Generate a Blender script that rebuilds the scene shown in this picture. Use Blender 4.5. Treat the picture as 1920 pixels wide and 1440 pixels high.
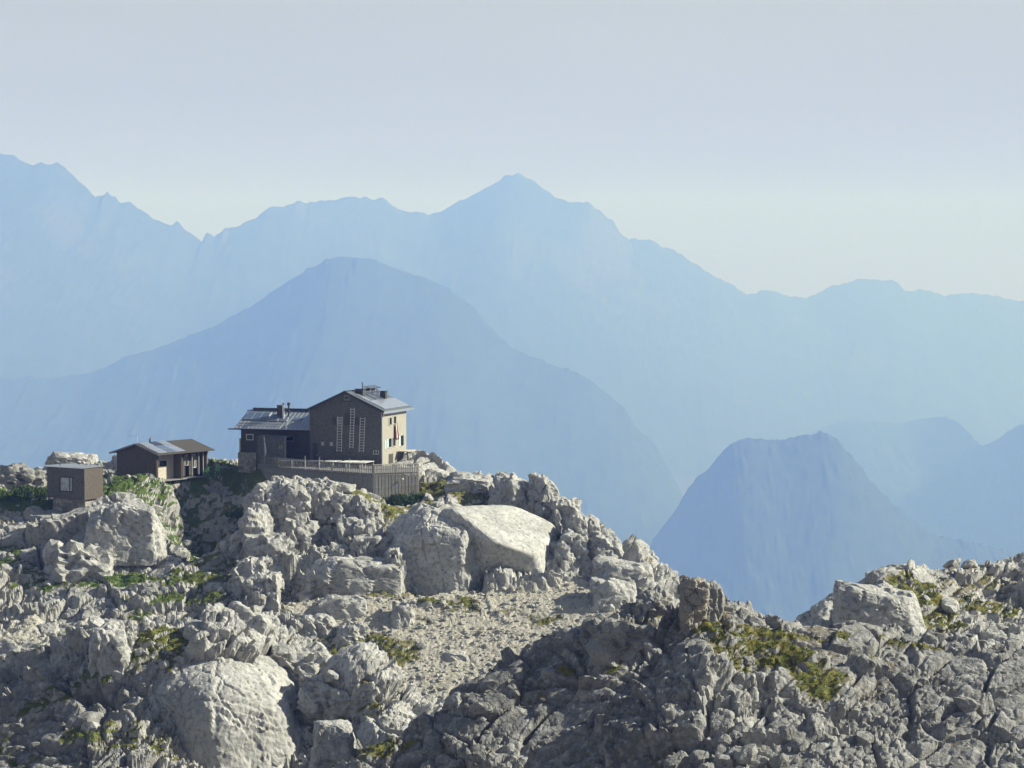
import bpy, bmesh, math, random
import numpy as np
from mathutils import Vector, Matrix

for _o in list(bpy.data.objects):
    bpy.data.objects.remove(_o, do_unlink=True)
SC = bpy.context.scene
COL = SC.collection

# ------------------------------------------------------------------ camera
F = 3840.0 / 1920.0            # focal length over frame width
PITCH = math.atan(180 / 3840)  # looking slightly down from a neighbouring height
cam_d = bpy.data.cameras.new('camera')
cam_d.sensor_width = 36.0
cam_d.lens = 36.0 * F
cam_d.clip_start = 0.5
cam_d.clip_end = 120000.0
cam = bpy.data.objects.new('camera', cam_d)
COL.objects.link(cam)
cam.location = (0, 0, 0)
cam.rotation_euler = (math.pi / 2 - PITCH, 0, 0)
SC.camera = cam

# ------------------------------------------------------------------ sky and sun
SUN_EL = math.radians(31.0)
SUN_AZ = math.radians(83.0)    # from +Y (view direction) towards +X (right)
world = bpy.data.worlds.new('World')
SC.world = world
world.use_nodes = True
wn = world.node_tree.nodes
wl = world.node_tree.links
bg = wn['Background']
sky = wn.new('ShaderNodeTexSky')
sky.sky_type = 'NISHITA'
sky.sun_disc = False
sky.sun_elevation = SUN_EL
sky.sun_rotation = SUN_AZ
sky.altitude = 1800.0
sky.air_density = 0.6
sky.dust_density = 3.0
sky.ozone_density = 1.0
# pale haze veil, thickest towards the horizon all round
geo = wn.new('ShaderNodeNewGeometry'); sepz = wn.new('ShaderNodeSeparateXYZ'); wl.new(geo.outputs['Incoming'], sepz.inputs[0])
absz = wn.new('ShaderNodeMath'); absz.operation = 'ABSOLUTE'; wl.new(sepz.outputs[2], absz.inputs[0])
vr = wn.new('ShaderNodeValToRGB'); wl.new(absz.outputs[0], vr.inputs[0])
vr.color_ramp.elements[0].position = 0.0; vr.color_ramp.elements[0].color = (1.0, 1.0, 1.0, 1)
vr.color_ramp.elements[1].position = 0.55; vr.color_ramp.elements[1].color = (0.10, 0.10, 0.10, 1)
veil = wn.new('ShaderNodeMix'); veil.data_type = 'RGBA'
tone = wn.new('ShaderNodeMix'); tone.data_type = 'RGBA'
lift = wn.new('ShaderNodeMapRange'); lift.interpolation_type = 'SMOOTHSTEP'; lift.inputs[1].default_value = -0.04; lift.inputs[2].default_value = 0.22; wl.new(absz.outputs[0], lift.inputs[0])
wl.new(lift.outputs[0], tone.inputs[0]); tone.inputs[6].default_value = (4.0, 2.6, 4.6, 1); tone.inputs[7].default_value = (7.2, 7.5, 4.7, 1)
wl.new(vr.outputs[0], veil.inputs[0]); wl.new(sky.outputs[0], veil.inputs[6]); wl.new(tone.outputs[2], veil.inputs[7])
# faint uneven haze
tc = wn.new('ShaderNodeTexCoord'); mp = wn.new('ShaderNodeMapping'); mp.inputs['Scale'].default_value = (2.2, 2.2, 9.0); wl.new(tc.outputs['Generated'], mp.inputs[0])
hz = wn.new('ShaderNodeTexNoise'); hz.inputs['Scale'].default_value = 2.0; hz.inputs['Detail'].default_value = 4.0; wl.new(mp.outputs[0], hz.inputs['Vector'])
hm = wn.new('ShaderNodeMapRange'); hm.inputs[1].default_value = 0.25; hm.inputs[2].default_value = 0.75; hm.inputs[3].default_value = 0.95; hm.inputs[4].default_value = 1.05; wl.new(hz.outputs[0], hm.inputs[0])
hx = wn.new('ShaderNodeVectorMath'); hx.operation = 'SCALE'; wl.new(veil.outputs[2], hx.inputs[0]); wl.new(hm.outputs[0], hx.inputs['Scale'])
wl.new(hx.outputs[0], bg.inputs[0])
bg.inputs[1].default_value = 0.052

sun_d = bpy.data.lights.new('sun', 'SUN')
sun_d.energy = 5.0
sun_d.angle = math.radians(0.5)
sun_d.color = (0.95, 0.965, 1.0)
sun = bpy.data.objects.new('sun', sun_d)
COL.objects.link(sun)
SUN_DIR = Vector((math.sin(SUN_AZ) * math.cos(SUN_EL), math.cos(SUN_AZ) * math.cos(SUN_EL), math.sin(SUN_EL)))
sun.rotation_euler = SUN_DIR.to_track_quat('Z', 'Y').to_euler()
sun.location = (300, 100, 300)

SC.view_settings.view_transform = 'Standard'
SC.view_settings.look = 'None'
SC.view_settings.gamma = 1.0
SC.view_settings.use_curve_mapping = False
SC.view_settings.exposure = 0.74
SC.render.engine = 'CYCLES'
SC.cycles.use_denoising = True
SC.cycles.use_adaptive_sampling = True
SC.cycles.adaptive_threshold = 0.02
SC.cycles.max_bounces = 8
SC.cycles.diffuse_bounces = 2
SC.cycles.volume_bounces = 3
SC.cycles.caustics_reflective = False
SC.cycles.caustics_refractive = False

HAZE_DENSITY = 2.15e-4
HAZE_COLOR = (0.20, 0.325, 0.86)

# ------------------------------------------------------------------ helpers
CP, SP = math.cos(PITCH), math.sin(PITCH)
def at(px, py, Y):
    """world point at depth Y (metres from the camera) on the sight line of a photo pixel"""
    u = (px - 960.0) / 3840.0
    v = (720.0 - py) / 3840.0
    dy = CP + v * SP
    dz = -SP + v * CP
    return Vector((u * Y / dy, Y, dz * Y / dy))
def at_np(px, py, Y):
    u = (px - 960.0) / 3840.0
    v = (720.0 - py) / 3840.0
    dy = CP + v * SP
    dz = -SP + v * CP
    return u * Y / dy, dz * Y / dy
def proj(p):
    d = p[1] * CP - p[2] * SP
    v = (p[1] * SP + p[2] * CP) / d
    return 960 + 3840 * p[0] / d, 720 - 3840 * v

U32 = np.uint32
def hash3(ix, iy, iz, seed):
    h = ix.astype(U32) * U32(374761393) + iy.astype(U32) * U32(668265263) + iz.astype(U32) * U32(2147483647) + U32(seed * 974711 + 12345)
    h ^= h >> U32(13); h *= U32(1274126177); h ^= h >> U32(16); h *= U32(2246822519); h ^= h >> U32(13)
    return h
def h01(h): return (h & U32(0xFFFFFF)).astype(np.float32) * np.float32(1 / 16777216.0)
def rehash(h, k):
    h = h * U32(1664525) + U32(1013904223 + k * 7919)
    h ^= h >> U32(15); h *= U32(2246822519); h ^= h >> U32(13)
    return h

def vnoise(x, y, z, seed=0):
    """gradient-free value noise, 3-D, range -1..1"""
    x = np.asarray(x, np.float32); y = np.asarray(y, np.float32); z = np.asarray(z, np.float32)
    fx, fy, fz = np.floor(x), np.floor(y), np.floor(z)
    ix, iy, iz = fx.astype(np.int32), fy.astype(np.int32), fz.astype(np.int32)
    tx, ty, tz = x - fx, y - fy, z - fz
    tx = tx * tx * tx * (tx * (tx * 6 - 15) + 10); ty = ty * ty * ty * (ty * (ty * 6 - 15) + 10); tz = tz * tz * tz * (tz * (tz * 6 - 15) + 10)
    def c(a, b, d): return h01(hash3(ix + a, iy + b, iz + d, seed))
    x00 = c(0,0,0) * (1 - tx) + c(1,0,0) * tx
    x10 = c(0,1,0) * (1 - tx) + c(1,1,0) * tx
    x01 = c(0,0,1) * (1 - tx) + c(1,0,1) * tx
    x11 = c(0,1,1) * (1 - tx) + c(1,1,1) * tx
    return ((x00 * (1 - ty) + x10 * ty) * (1 - tz) + (x01 * (1 - ty) + x11 * ty) * tz) * 2 - 1
def fbm(x, y, z, octv=4, seed=0, gain=0.5, lac=2.03):
    a, f, s, n = 1.0, 1.0, 0.0, 0.0
    for k in range(octv):
        s = s + a * vnoise(x * f + 17.3 * k, y * f - 9.1 * k, z * f + 4.7 * k, seed + k)
        n += a; a *= gain; f *= lac
    return s / n
def ridged(x, y, z, octv=4, seed=0, gain=0.5):
    a, f, s, n = 1.0, 1.0, 0.0, 0.0
    for k in range(octv):
        v = 1 - np.abs(vnoise(x * f + 11.3 * k, y * f + 5.1 * k, z * f, seed + k))
        s = s + a * v * v; n += a; a *= gain; f *= 2.05
    return s / n

def worley2(x, y, z, seed, jit, hfun):
    """tilted-plate cells: height of the nearest and second nearest cell at each point, and the gap between them"""
    N = x.shape[0]
    H1, H2, GAP = (np.empty(N, np.float32) for _ in range(3))
    CH = 40000
    k = np.float32(jit)
    for s in range(0, N, CH):
        e = min(N, s + CH)
        X, Y, Z = x[s:e].astype(np.float32), y[s:e].astype(np.float32), z[s:e].astype(np.float32)
        ix, iy, iz = np.floor(X).astype(np.int32), np.floor(Y).astype(np.int32), np.floor(Z).astype(np.int32)
        n = e - s
        f1 = np.full(n, 9.0, np.float32); f2 = f1.copy()
        A = [np.zeros(n, U32)] + [np.zeros(n, np.float32) for _ in range(2)]
        B = [np.zeros(n, U32)] + [np.zeros(n, np.float32) for _ in range(2)]
        for a in (-1, 0, 1):
            for b in (-1, 0, 1):
                for c in (-1, 0, 1):
                    jx, jy, jz = ix + a, iy + b, iz + c
                    h = hash3(jx, jy, jz, seed)
                    dx = jx + 0.5 + (h01(h) - 0.5) * k - X
                    dy = jy + 0.5 + ((h >> U32(7)) & U32(0xFFFF)).astype(np.float32) * np.float32(k / 65536) - 0.5 * k - Y
                    dz = jz + 0.5 + (h >> U32(16)).astype(np.float32) * np.float32(k / 65536) - 0.5 * k - Z
                    d = dx * dx + dy * dy + dz * dz
                    m = d < f1
                    m2 = (~m) & (d < f2)
                    if m.any():
                        f2[m] = f1[m]
                        for q in range(3): B[q][m] = A[q][m]
                        f1[m] = d[m]; A[0][m] = h[m]; A[1][m] = dx[m]; A[2][m] = dy[m]
                    if m2.any():
                        f2[m2] = d[m2]; B[0][m2] = h[m2]; B[1][m2] = dx[m2]; B[2][m2] = dy[m2]
        def hh(q):
            r = rehash(q[0], 1); return hfun(h01(r), h01(rehash(r, 2)), q[1], q[2])
        H1[s:e] = hh(A); H2[s:e] = hh(B); GAP[s:e] = np.sqrt(f2) - np.sqrt(f1)
    return H1, H2, GAP
def smooth(a, b, x):
    t = np.clip((x - a) / (b - a), 0, 1)
    return t * t * (3 - 2 * t)

def mesh_np(name, co, faces, smooth_shade=False):
    me = bpy.data.meshes.new(name)
    n, f = len(co), len(faces)
    k = faces.shape[1]
    me.vertices.add(n); me.vertices.foreach_set('co', np.ascontiguousarray(co, np.float32).ravel())
    me.loops.add(f * k); me.loops.foreach_set('vertex_index', np.ascontiguousarray(faces, np.int32).ravel())
    me.polygons.add(f)
    me.polygons.foreach_set('loop_start', np.arange(0, f * k, k, dtype=np.int32))
    try: me.polygons.foreach_set('loop_total', np.full(f, k, np.int32))
    except Exception: pass
    me.polygons.foreach_set('use_smooth', np.full(f, bool(smooth_shade)))
    me.update(calc_edges=True)
    return me
def fattr(me, name, arr):
    a = me.attributes.new(name, 'FLOAT', 'POINT')
    a.data.foreach_set('value', np.ascontiguousarray(arr, np.float32).ravel())
def link(name, me, mat=None, parent=None, loc=None):
    o = bpy.data.objects.new(name, me)
    if mat is not None and me is not None and len(me.materials) == 0: me.materials.append(mat)
    COL.objects.link(o)
    if parent is not None: o.parent = parent
    if loc is not None: o.location = loc
    return o
def tag(o, label=None, cat=None, group=None, kind=None):
    if label: o['label'] = label
    if cat: o['category'] = cat
    if group: o['group'] = group
    if kind: o['kind'] = kind
    return o
def grid_faces(nr, nc, keep=None):
    i = np.arange(nr - 1)[:, None] * nc + np.arange(nc - 1)[None, :]
    f = np.stack([i, i + 1, i + nc + 1, i + nc], -1).reshape(-1, 4)
    if keep is not None: f = f[keep.reshape(-1)]
    return f

# ------------------------------------------------------------------ node helpers
def new_mat(name):
    m = bpy.data.materials.new(name); m.use_nodes = True
    nt = m.node_tree
    return m, nt, nt.nodes['Principled BSDF']
def nd(nt, t, **kw):
    n = nt.nodes.new(t)
    for k, v in kw.items(): setattr(n, k, v)
    return n
def ramp(nt, fac, stops):
    r = nd(nt, 'ShaderNodeValToRGB')
    el = r.color_ramp.elements
    while len(el) < len(stops): el.new(0.5)
    for e, (p, c) in zip(el, stops):
        e.position = p; e.color = (*c, 1) if len(c) == 3 else c
    nt.links.new(fac, r.inputs[0])
    return r.outputs[0]
def noise_tex(nt, scale, detail=4, rough=0.55, vec=None, dist=0.0):
    n = nd(nt, 'ShaderNodeTexNoise')
    n.inputs['Scale'].default_value = scale; n.inputs['Detail'].default_value = detail
    n.inputs['Roughness'].default_value = rough; n.inputs['Distortion'].default_value = dist
    if vec is not None: nt.links.new(vec, n.inputs['Vector'])
    return n.outputs[0]
def mixc(nt, fac, a, b, mode='MIX'):
    m = nd(nt, 'ShaderNodeMix', data_type='RGBA', blend_type=mode)
    for s, v in ((0, fac), (6, a), (7, b)):
        if isinstance(v, (float, int)): m.inputs[s].default_value = v
        elif isinstance(v, tuple): m.inputs[s].default_value = (*v, 1) if len(v) == 3 else v
        else: nt.links.new(v, m.inputs[s])
    return m.outputs[2]
def mathn(nt, op, a, b=None, clamp=False):
    m = nd(nt, 'ShaderNodeMath', operation=op); m.use_clamp = clamp
    for s, v in ((0, a), (1, b)):
        if v is None: continue
        if isinstance(v, (float, int)): m.inputs[s].default_value = v
        else: nt.links.new(v, m.inputs[s])
    return m.outputs[0]
def bump(nt, h, strength, dist, b):
    n = nd(nt, 'ShaderNodeBump'); n.inputs['Strength'].default_value = strength; n.inputs['Distance'].default_value = dist
    nt.links.new(h, n.inputs['Height']); nt.links.new(n.outputs[0], b.inputs['Normal'])
    return n
def wpos(nt): return nd(nt, 'ShaderNodeNewGeometry').outputs['Position']
def opos(nt): return nd(nt, 'ShaderNodeTexCoord').outputs['Object']
def simple_mat(name, col, rough=0.7, var=0.15, scale=2.0, metal=0.0, spec=0.3, bumpd=0.0):
    m, nt, b = new_mat(name)
    n = noise_tex(nt, scale, 5, 0.6, opos(nt))
    lo = tuple(c * (1 - var) for c in col); hi = tuple(min(1, c * (1 + var)) for c in col)
    nt.links.new(ramp(nt, n, [(0.3, lo), (0.7, hi)]), b.inputs['Base Color'])
    b.inputs['Roughness'].default_value = rough; b.inputs['Metallic'].default_value = metal
    b.inputs['Specular IOR Level'].default_value = spec
    if bumpd: bump(nt, n, 0.6, bumpd, b)
    return m

# ------------------------------------------------------------------ far mountains and the valley below
def mountain_mat(name, forest, rock, rock_amt, scale):
    m, nt, b = new_mat(name)
    p = wpos(nt)
    n1 = noise_tex(nt, scale, 8, 0.62, p)
    n2 = noise_tex(nt, scale * 6, 6, 0.6, p)
    geo = nd(nt, 'ShaderNodeNewGeometry')
    sx = nd(nt, 'ShaderNodeSeparateXYZ'); nt.links.new(geo.outputs['Normal'], sx.inputs[0])
    steep = mathn(nt, 'SUBTRACT', 1.0, sx.outputs[2])
    f = mathn(nt, 'ADD', mathn(nt, 'MULTIPLY', n1, 1.0), mathn(nt, 'MULTIPLY', steep, 0.35))
    fac = ramp(nt, f, [(rock_amt, (0, 0, 0)), (rock_amt + 0.06, (1, 1, 1))])
    dark = tuple(c * 0.6 for c in forest)
    fo = ramp(nt, n2, [(0.35, dark), (0.65, forest)])
    nt.links.new(mixc(nt, fac, fo, rock), b.inputs['Base Color'])
    b.inputs['Roughness'].default_value = 0.95
    b.inputs['Specular IOR Level'].default_value = 0.1
    return m
M_FOREST = mountain_mat('forested_slope', (0.045, 0.065, 0.035), (0.16, 0.16, 0.14), 0.86, 0.002)
M_FORROCK = mountain_mat('forest_with_scree', (0.045, 0.065, 0.035), (0.20, 0.195, 0.18), 0.80, 0.0035)
M_CRAG = mountain_mat('craggy_slope', (0.035, 0.045, 0.032), (0.055, 0.055, 0.05), 0.62, 0.0010)

def mountain(name, pts, Dpts, front, base_z, mat, spur, spur_scale, jag, tree, seed, px0=-700, px1=2620, ncol=760, nrow=64, back=0.5):
    pts = np.array(pts, float); Dp = np.array(Dpts, float)
    px = np.linspace(px0, px1, ncol)
    py = np.interp(px, pts[:, 0], pts[:, 1])
    D = np.interp(px, Dp[:, 0], Dp[:, 1])
    _k = np.hanning(81) if px1 > 2000 and px0 < 0 else np.hanning(81); _k /= _k.sum()
    D = np.convolve(np.pad(D, 40, mode='edge'), _k, mode='valid')
    D = D * (1 + 0.004 * vnoise(px * 0.004, px * 0, px * 0, seed + 50))
    xs, zc = at_np(px, py, D)
    t = np.concatenate([-np.linspace(back, 0, 8)[:-1], np.linspace(0, 1, nrow) ** 1.25])
    V, X0 = np.meshgrid(t, xs, indexing='ij')
    zs = np.convolve(np.pad(zc, 25, mode='edge'), np.hanning(51) / np.hanning(51).sum(), mode='valid')
    ZC = np.broadcast_to(zs, V.shape) ; ZD = np.broadcast_to(zc - zs, V.shape); DD = np.broadcast_to(D, V.shape)
    wob = vnoise((X0 / (spur_scale * 1.3)).ravel(), (V * 2.6).ravel(), np.zeros(V.size), seed + 33).reshape(V.shape)
    Y = DD - V * front + wob * np.abs(V) * front * 0.10
    X = X0 + vnoise((X0 / (spur_scale * 0.9)).ravel(), (V * 3.1).ravel(), np.ones(V.size), seed + 34).reshape(V.shape) * np.clip(np.abs(V) * 4, 0, 1) * spur_scale * 0.15
    w = np.abs(V)
    prof = 1 - (1 - np.clip(w, 0, 1)) ** 1.35
    drop = (ZC - base_z)
    Z = ZC - np.maximum(drop, 20) * prof + ZD * np.exp(-w * 16.0)
    amp = smooth(0.0, 0.3, w) * (1 - 0.6 * smooth(0.6, 1, w))
    r = ridged(((0.8 * X + 0.6 * Y) / spur_scale).ravel(), ((0.8 * Y - 0.6 * X) / spur_scale * 0.8).ravel(), (Z / spur_scale * 0.9).ravel(), 5, seed).reshape(X.shape)
    Z = Z - amp * spur * (1 - r) * np.clip(drop / 300, 0, 1)
    n = fbm((X / (spur_scale * 0.12)).ravel(), (Y / (spur_scale * 0.12)).ravel(), np.zeros(X.size), 4, seed + 9).reshape(X.shape)
    Z = Z + jag * n + jag * 0.8 * vnoise((X / (spur_scale * 0.035)).ravel(), (Y / (spur_scale * 0.035)).ravel(), np.zeros(X.size), seed + 10).reshape(X.shape)
    if tree > 0:
        tr = vnoise((X / (tree * 1.1)).ravel(), (Y / (tree * 1.1)).ravel(), np.zeros(X.size), seed + 21).reshape(X.shape)
        Z = Z + tree * 0.55 * np.clip(tr, 0, 1) ** 1.5
    co = np.stack([X, Y, Z], -1).reshape(-1, 3)
    f = grid_faces(len(t), ncol)[:, ::-1]
    o = link(name, mesh_np(name, co, f, True), mat)
    return tag(o, kind='structure')

FAR = [(-700,430),(-300,330),(-100,300),(0,294),(30,294),(60,309),(88,307),(107,309),(130,325),(160,350),(178,370),(195,371),(200,361),(218,367),(225,377),(242,374),(270,397),(300,415),(320,424),(335,420),(350,435),(370,450),(380,457),(384,440),(389,436),(397,437),(400,443),(415,437),(418,430),(430,432),(455,421),(470,413),(490,398),(505,387),(530,388),(550,382),(560,377),(575,381),(588,377),(592,381),(620,378),(650,371),(680,373),(720,374),(735,385),(760,399),(785,396),(805,404),(825,398),(855,380),(880,369),(915,349),(950,331),(967,326),(990,333),(1015,352),(1040,372),(1070,380),(1105,381),(1130,402),(1150,415),(1165,440),(1180,450),(1215,447),(1240,462),(1280,480),(1330,513),(1370,535),(1400,552),(1440,544),(1480,557),(1515,559),(1550,541),(1605,524),(1650,524),(1682,530),(1695,546),(1745,546),(1770,554),(1800,549),(1860,554),(1920,566),(2100,580),(2620,640)]
mountain('mountain_range', FAR, [(-700,10400),(0,11000),(300,11600),(600,12600),(1100,13600),(1600,15600),(2620,17500)], 5200, -1480, M_CRAG, 60, 1300, 14, 16, 3, ncol=900, nrow=56)
MID = [(-700,760),(-300,725),(0,710),(100,710),(180,697),(240,668),(300,650),(350,632),(400,612),(450,588),(500,555),(540,527),(580,505),(610,489),(635,481),(690,484),(720,494),(760,510),(800,522),(840,540),(870,563),(900,592),(930,625),(960,652),(1000,672),(1040,685),(1080,697),(1110,715),(1140,740),(1170,765),(1182,783),(1190,800),(1215,820),(1230,835),(1245,862),(1260,890),(1275,915),(1290,960),(1320,1050),(1420,1350),(2620,2000)]
mountain('forested_hill', MID, [(-700,8600),(1300,8800)], 3200, -1480, M_FOREST, 60, 700, 3, 24, 7, px1=1480, ncol=760, nrow=60)
MIDR = [(900,1250),(1200,1040),(1350,925),(1500,822),(1540,803),(1580,790),(1640,790),(1690,795),(1730,784),(1770,782),(1795,790),(1815,810),(1835,833),(1850,836),(1870,825),(1890,808),(1915,797),(1960,780),(2100,760),(2400,800),(2620,830)]
mountain('forested_ridge', MIDR, [(1000,11800),(1820,11800),(1860,10300),(2620,10000)], 2800, -1480, M_FOREST, 60, 700, 3, 22, 11, px0=1000, ncol=460, nrow=48)
NEAR = [(1000,1500),(1100,1290),(1180,1110),(1210,1050),(1225,1010),(1245,985),(1270,950),(1290,915),(1310,895),(1330,880),(1345,858),(1365,835),(1385,825),(1405,821),(1440,826),(1455,828),(1480,822),(1520,815),(1535,811),(1550,812),(1570,825),(1590,850),(1615,875),(1630,900),(1655,925),(1680,950),(1710,975),(1745,1002),(1790,1012),(1830,1018),(1880,1030),(1960,1060),(2300,1260)]
mountain('wooded_knoll', NEAR, [(1000,7000),(2300,7300)], 1500, -1480, M_FORROCK, 40, 420, 3, 20, 17, px0=1000, px1=2300, ncol=620, nrow=70)

def valley():
    n = 70
    xs = np.linspace(-11000, 11000, n); ys = np.linspace(-600, 18300, n)
    X, Y = np.meshgrid(xs, ys)
    Z = -1500 + 60 * fbm((X / 2000).ravel(), (Y / 2000).ravel(), np.zeros(X.size), 4, 77).reshape(X.shape)
    Z = np.where(Y < 1600, np.minimum(Z, -1500), Z)
    co = np.stack([X, Y, Z], -1).reshape(-1, 3)
    tag(link('valley_floor', mesh_np('valley_floor', co, grid_faces(n, n), True), M_FOREST), kind='structure')
valley()

def haze():
    bm = bmesh.new()
    bmesh.ops.create_cube(bm, size=1.0)
    x0, x1, y0, y1, z0, z1 = -11050, 11050, -650, 18350, -1620, 800
    for v in bm.verts:
        v.co = ((x0 + x1) / 2 + v.co.x * (x1 - x0), (y0 + y1) / 2 + v.co.y * (y1 - y0), (z0 + z1) / 2 + v.co.z * (z1 - z0))
    me = bpy.data.meshes.new('haze'); bm.to_mesh(me); bm.free()
    m = bpy.data.materials.new('haze_air'); m.use_nodes = True
    nt = m.node_tree
    for n in list(nt.nodes):
        if n.type == 'BSDF_PRINCIPLED': nt.nodes.remove(n)
    out = [n for n in nt.nodes if n.type == 'OUTPUT_MATERIAL'][0]
    v = nt.nodes.new('ShaderNodeVolumePrincipled')
    v.inputs['Color'].default_value = (*HAZE_COLOR, 1)
    v.inputs['Absorption Color'].default_value = (1, 1, 0, 1)
    v.inputs['Density'].default_value = HAZE_DENSITY
    v.inputs['Anisotropy'].default_value = 0.0
    nt.links.new(v.outputs[0], out.inputs['Volume'])
    tag(link('haze', me, m), kind='stuff')
haze()

# ------------------------------------------------------------------ near terrain: karst knolls, hollow and scree
CTRL = [
 # hut plateau and what lies behind it
 (470,884,279),(440,870,288),(425,880,284),
 (800,868,288),(770,864,292),(840,884,278),(870,890,270),(600,880,305),(450,882,310),(300,880,305),
 (390,886,280),(330,893,276),(260,893,275),(215,893,276),(200,886,290),(130,884,296),(60,888,296),(0,890,296),(-120,893,296),(-260,895,296),
 (60,960,335),(300,960,340),(700,990,340),(-200,960,335),(500,930,318),(150,915,312),
 # ground before the hut box on the left, green hollow
 (140,952,258),(60,930,264),(0,925,268),(200,935,262),(260,920,266),(320,915,271),(400,922,275),(-100,935,262),
 (350,955,275),(430,950,278),(400,1000,273),(350,1030,268),(300,985,255),(430,1020,268),(340,1075,250),(400,1070,256),(440,925,278),
 (230,945,255),(280,985,249),(315,1045,242),(150,1000,248),(170,1075,240),(60,1010,248),(0,1000,249),(90,1080,240),(0,1085,239),(-150,1040,243),
 (250,1100,237),(120,1125,234),(20,1140,232),(380,1130,233),(300,1150,231),(200,1180,227),(60,1200,225),(0,1230,221),(-150,1230,221),
 (100,1255,217),(0,1280,215),(280,1215,223),(400,1195,226),
 # outcrop under the terrace
 (500,915,252),(560,908,253),(640,912,254),(700,935,252),(760,948,255),(800,930,259),
 (462,985,246),(478,950,249),(500,1040,243),(450,1060,241),(430,1110,234),(560,1000,249),(650,1000,247),(700,1010,246),
 (560,1080,239),(640,1090,238),(720,1060,241),(500,1150,232),(440,1165,231),(560,1120,235),
 # slab, upper right crags and skyline of the knoll
 (760,985,249),(840,960,252),(900,915,260),(960,905,262),(1020,918,261),(1070,950,258),(1100,985,255),(1150,1035,250),(1200,1078,246),(1240,1118,242),
 (1000,980,255),(1060,1045,246),(1120,1080,241),(1180,1120,237),(880,1040,251),(980,1095,243),(930,1110,238),(1000,1050,247),(860,1100,240),(780,1090,240),
 # scree
 (650,1120,235),(750,1115,236),(850,1140,233.7),(950,1150,233),(1050,1130,234.5),(1120,1140,233.7),(1150,1165,231),
 (700,1180,230.4),(800,1200,228.7),(900,1210,227.9),(1000,1200,228.7),(1080,1190,229.6),(880,1260,223.6),(800,1280,222),(720,1240,225.3),(640,1200,228.7),
 (620,1250,224.5),(700,1310,219.5),(620,1330,218),(760,1340,217),
 # low shoulder beyond the knoll, far right drop
 (1230,1105,262),(1270,1118,256),(1330,1150,248),(1370,1180,244),(1400,1200,240),(1500,1300,235),(1650,1420,232),(1920,1500,230),(2200,1550,225),
 (1300,1170,229),(1250,1190,227),(1200,1220,226),(1100,1260,223),(1000,1300,220),(1400,1290,215),(1100,1400,205),(850,1420,205),(1300,1400,200),
 (1150,1100,275),(1250,1180,290),(1050,1020,285),(950,950,292),(1400,1400,300),(1000,1150,335),(1300,1500,340),(1800,1700,320),(2200,1750,300),
 # ridge of the left foreground with the ribbed dome
 (-150,1300,172),(0,1290,170),(80,1250,170),(150,1205,170),(200,1195,170),(260,1185,171),(340,1178,172),(430,1172,176),(500,1180,178),(560,1200,178),(620,1240,174),(660,1290,166),(690,1340,158),
 (0,1370,165),(100,1330,165),(200,1300,163.6),(300,1265,165),(380,1215,168),(460,1240,169),(520,1300,169),(560,1360,167),(600,1420,163),(640,1400,164),
 (0,1450,160.5),(100,1440,158.6),(220,1440,156.5),(340,1440,158),(450,1440,161),(-150,1420,163),
 (0,1600,150),(200,1600,148),(400,1600,151),(600,1560,154),(-200,1600,150),(0,1900,137),(300,1900,137),(550,1900,140),(-250,1900,137),
 # right foreground ridge
 (640,1440,122),(700,1430,121.8),(760,1425,122),(800,1400,122.5),(860,1368,122.7),(950,1338,123.4),(1030,1312,124.3),(1090,1262,125.5),(1150,1190,127.3),(1230,1168,127.6),(1300,1170,126.8),(1350,1145,129),(1420,1145,131),(1500,1165,130),(1560,1178,129),(1640,1195,128),(1720,1205,128),(1800,1215,128),(1920,1230,126),(2100,1250,124),
 (800,1460,120.3),(900,1405,121),(1000,1375,122.3),(1100,1320,123.3),(1200,1240,125.3),(1300,1240,121.8),(1420,1230,124),(1530,1270,121.5),(1650,1270,123),(1800,1290,122.5),(1920,1310,121),(2150,1330,120),
 (720,1500,118.5),(850,1460,119.4),(1000,1430,120.3),(1100,1400,120.4),(1250,1350,118.6),(1400,1310,119.5),(1400,1345,117.3),(1550,1350,118.5),(1700,1370,118.3),(1920,1400,116.5),
 (1000,1560,113),(1250,1450,114.4),(1400,1450,113.5),(1600,1450,113.3),(1800,1470,114),(1920,1480,112.5),(2150,1480,113),
 (1000,1800,105),(1400,1720,103),(1900,1720,103),(600,1800,109.6),(2200,1720,103),(800,1650,110),
 # dip behind that ridge
 (700,1520,133),(800,1470,138),(900,1430,142),(1000,1400,145),(1100,1370,148),(1200,1320,150),(1350,1280,152),(1450,1280,150),(1530,1250,146),(900,1480,165),(1150,1420,170),(1350,1380,175),
 # right-hand hill behind it
 (1560,1190,154),(1600,1130,157),(1650,1085,160),(1700,1066,163),(1780,1058,165),(1850,1044,166),(1920,1042,168),(2050,1030,170),(2250,1060,172),
 (1640,1170,153.5),(1720,1160,155.8),(1800,1140,158.4),(1900,1110,162.5),(2100,1110,163),(1720,1208,152),(1800,1200,153.5),(1900,1180,156.5),(2100,1190,157),(1650,1240,143),(1800,1250,142),(1950,1250,142),
 (1560,1260,172),(1650,1200,185),(1750,1170,190),(1900,1160,195),(2150,1160,198),(1800,1350,215),(2100,1350,215),
]
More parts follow.
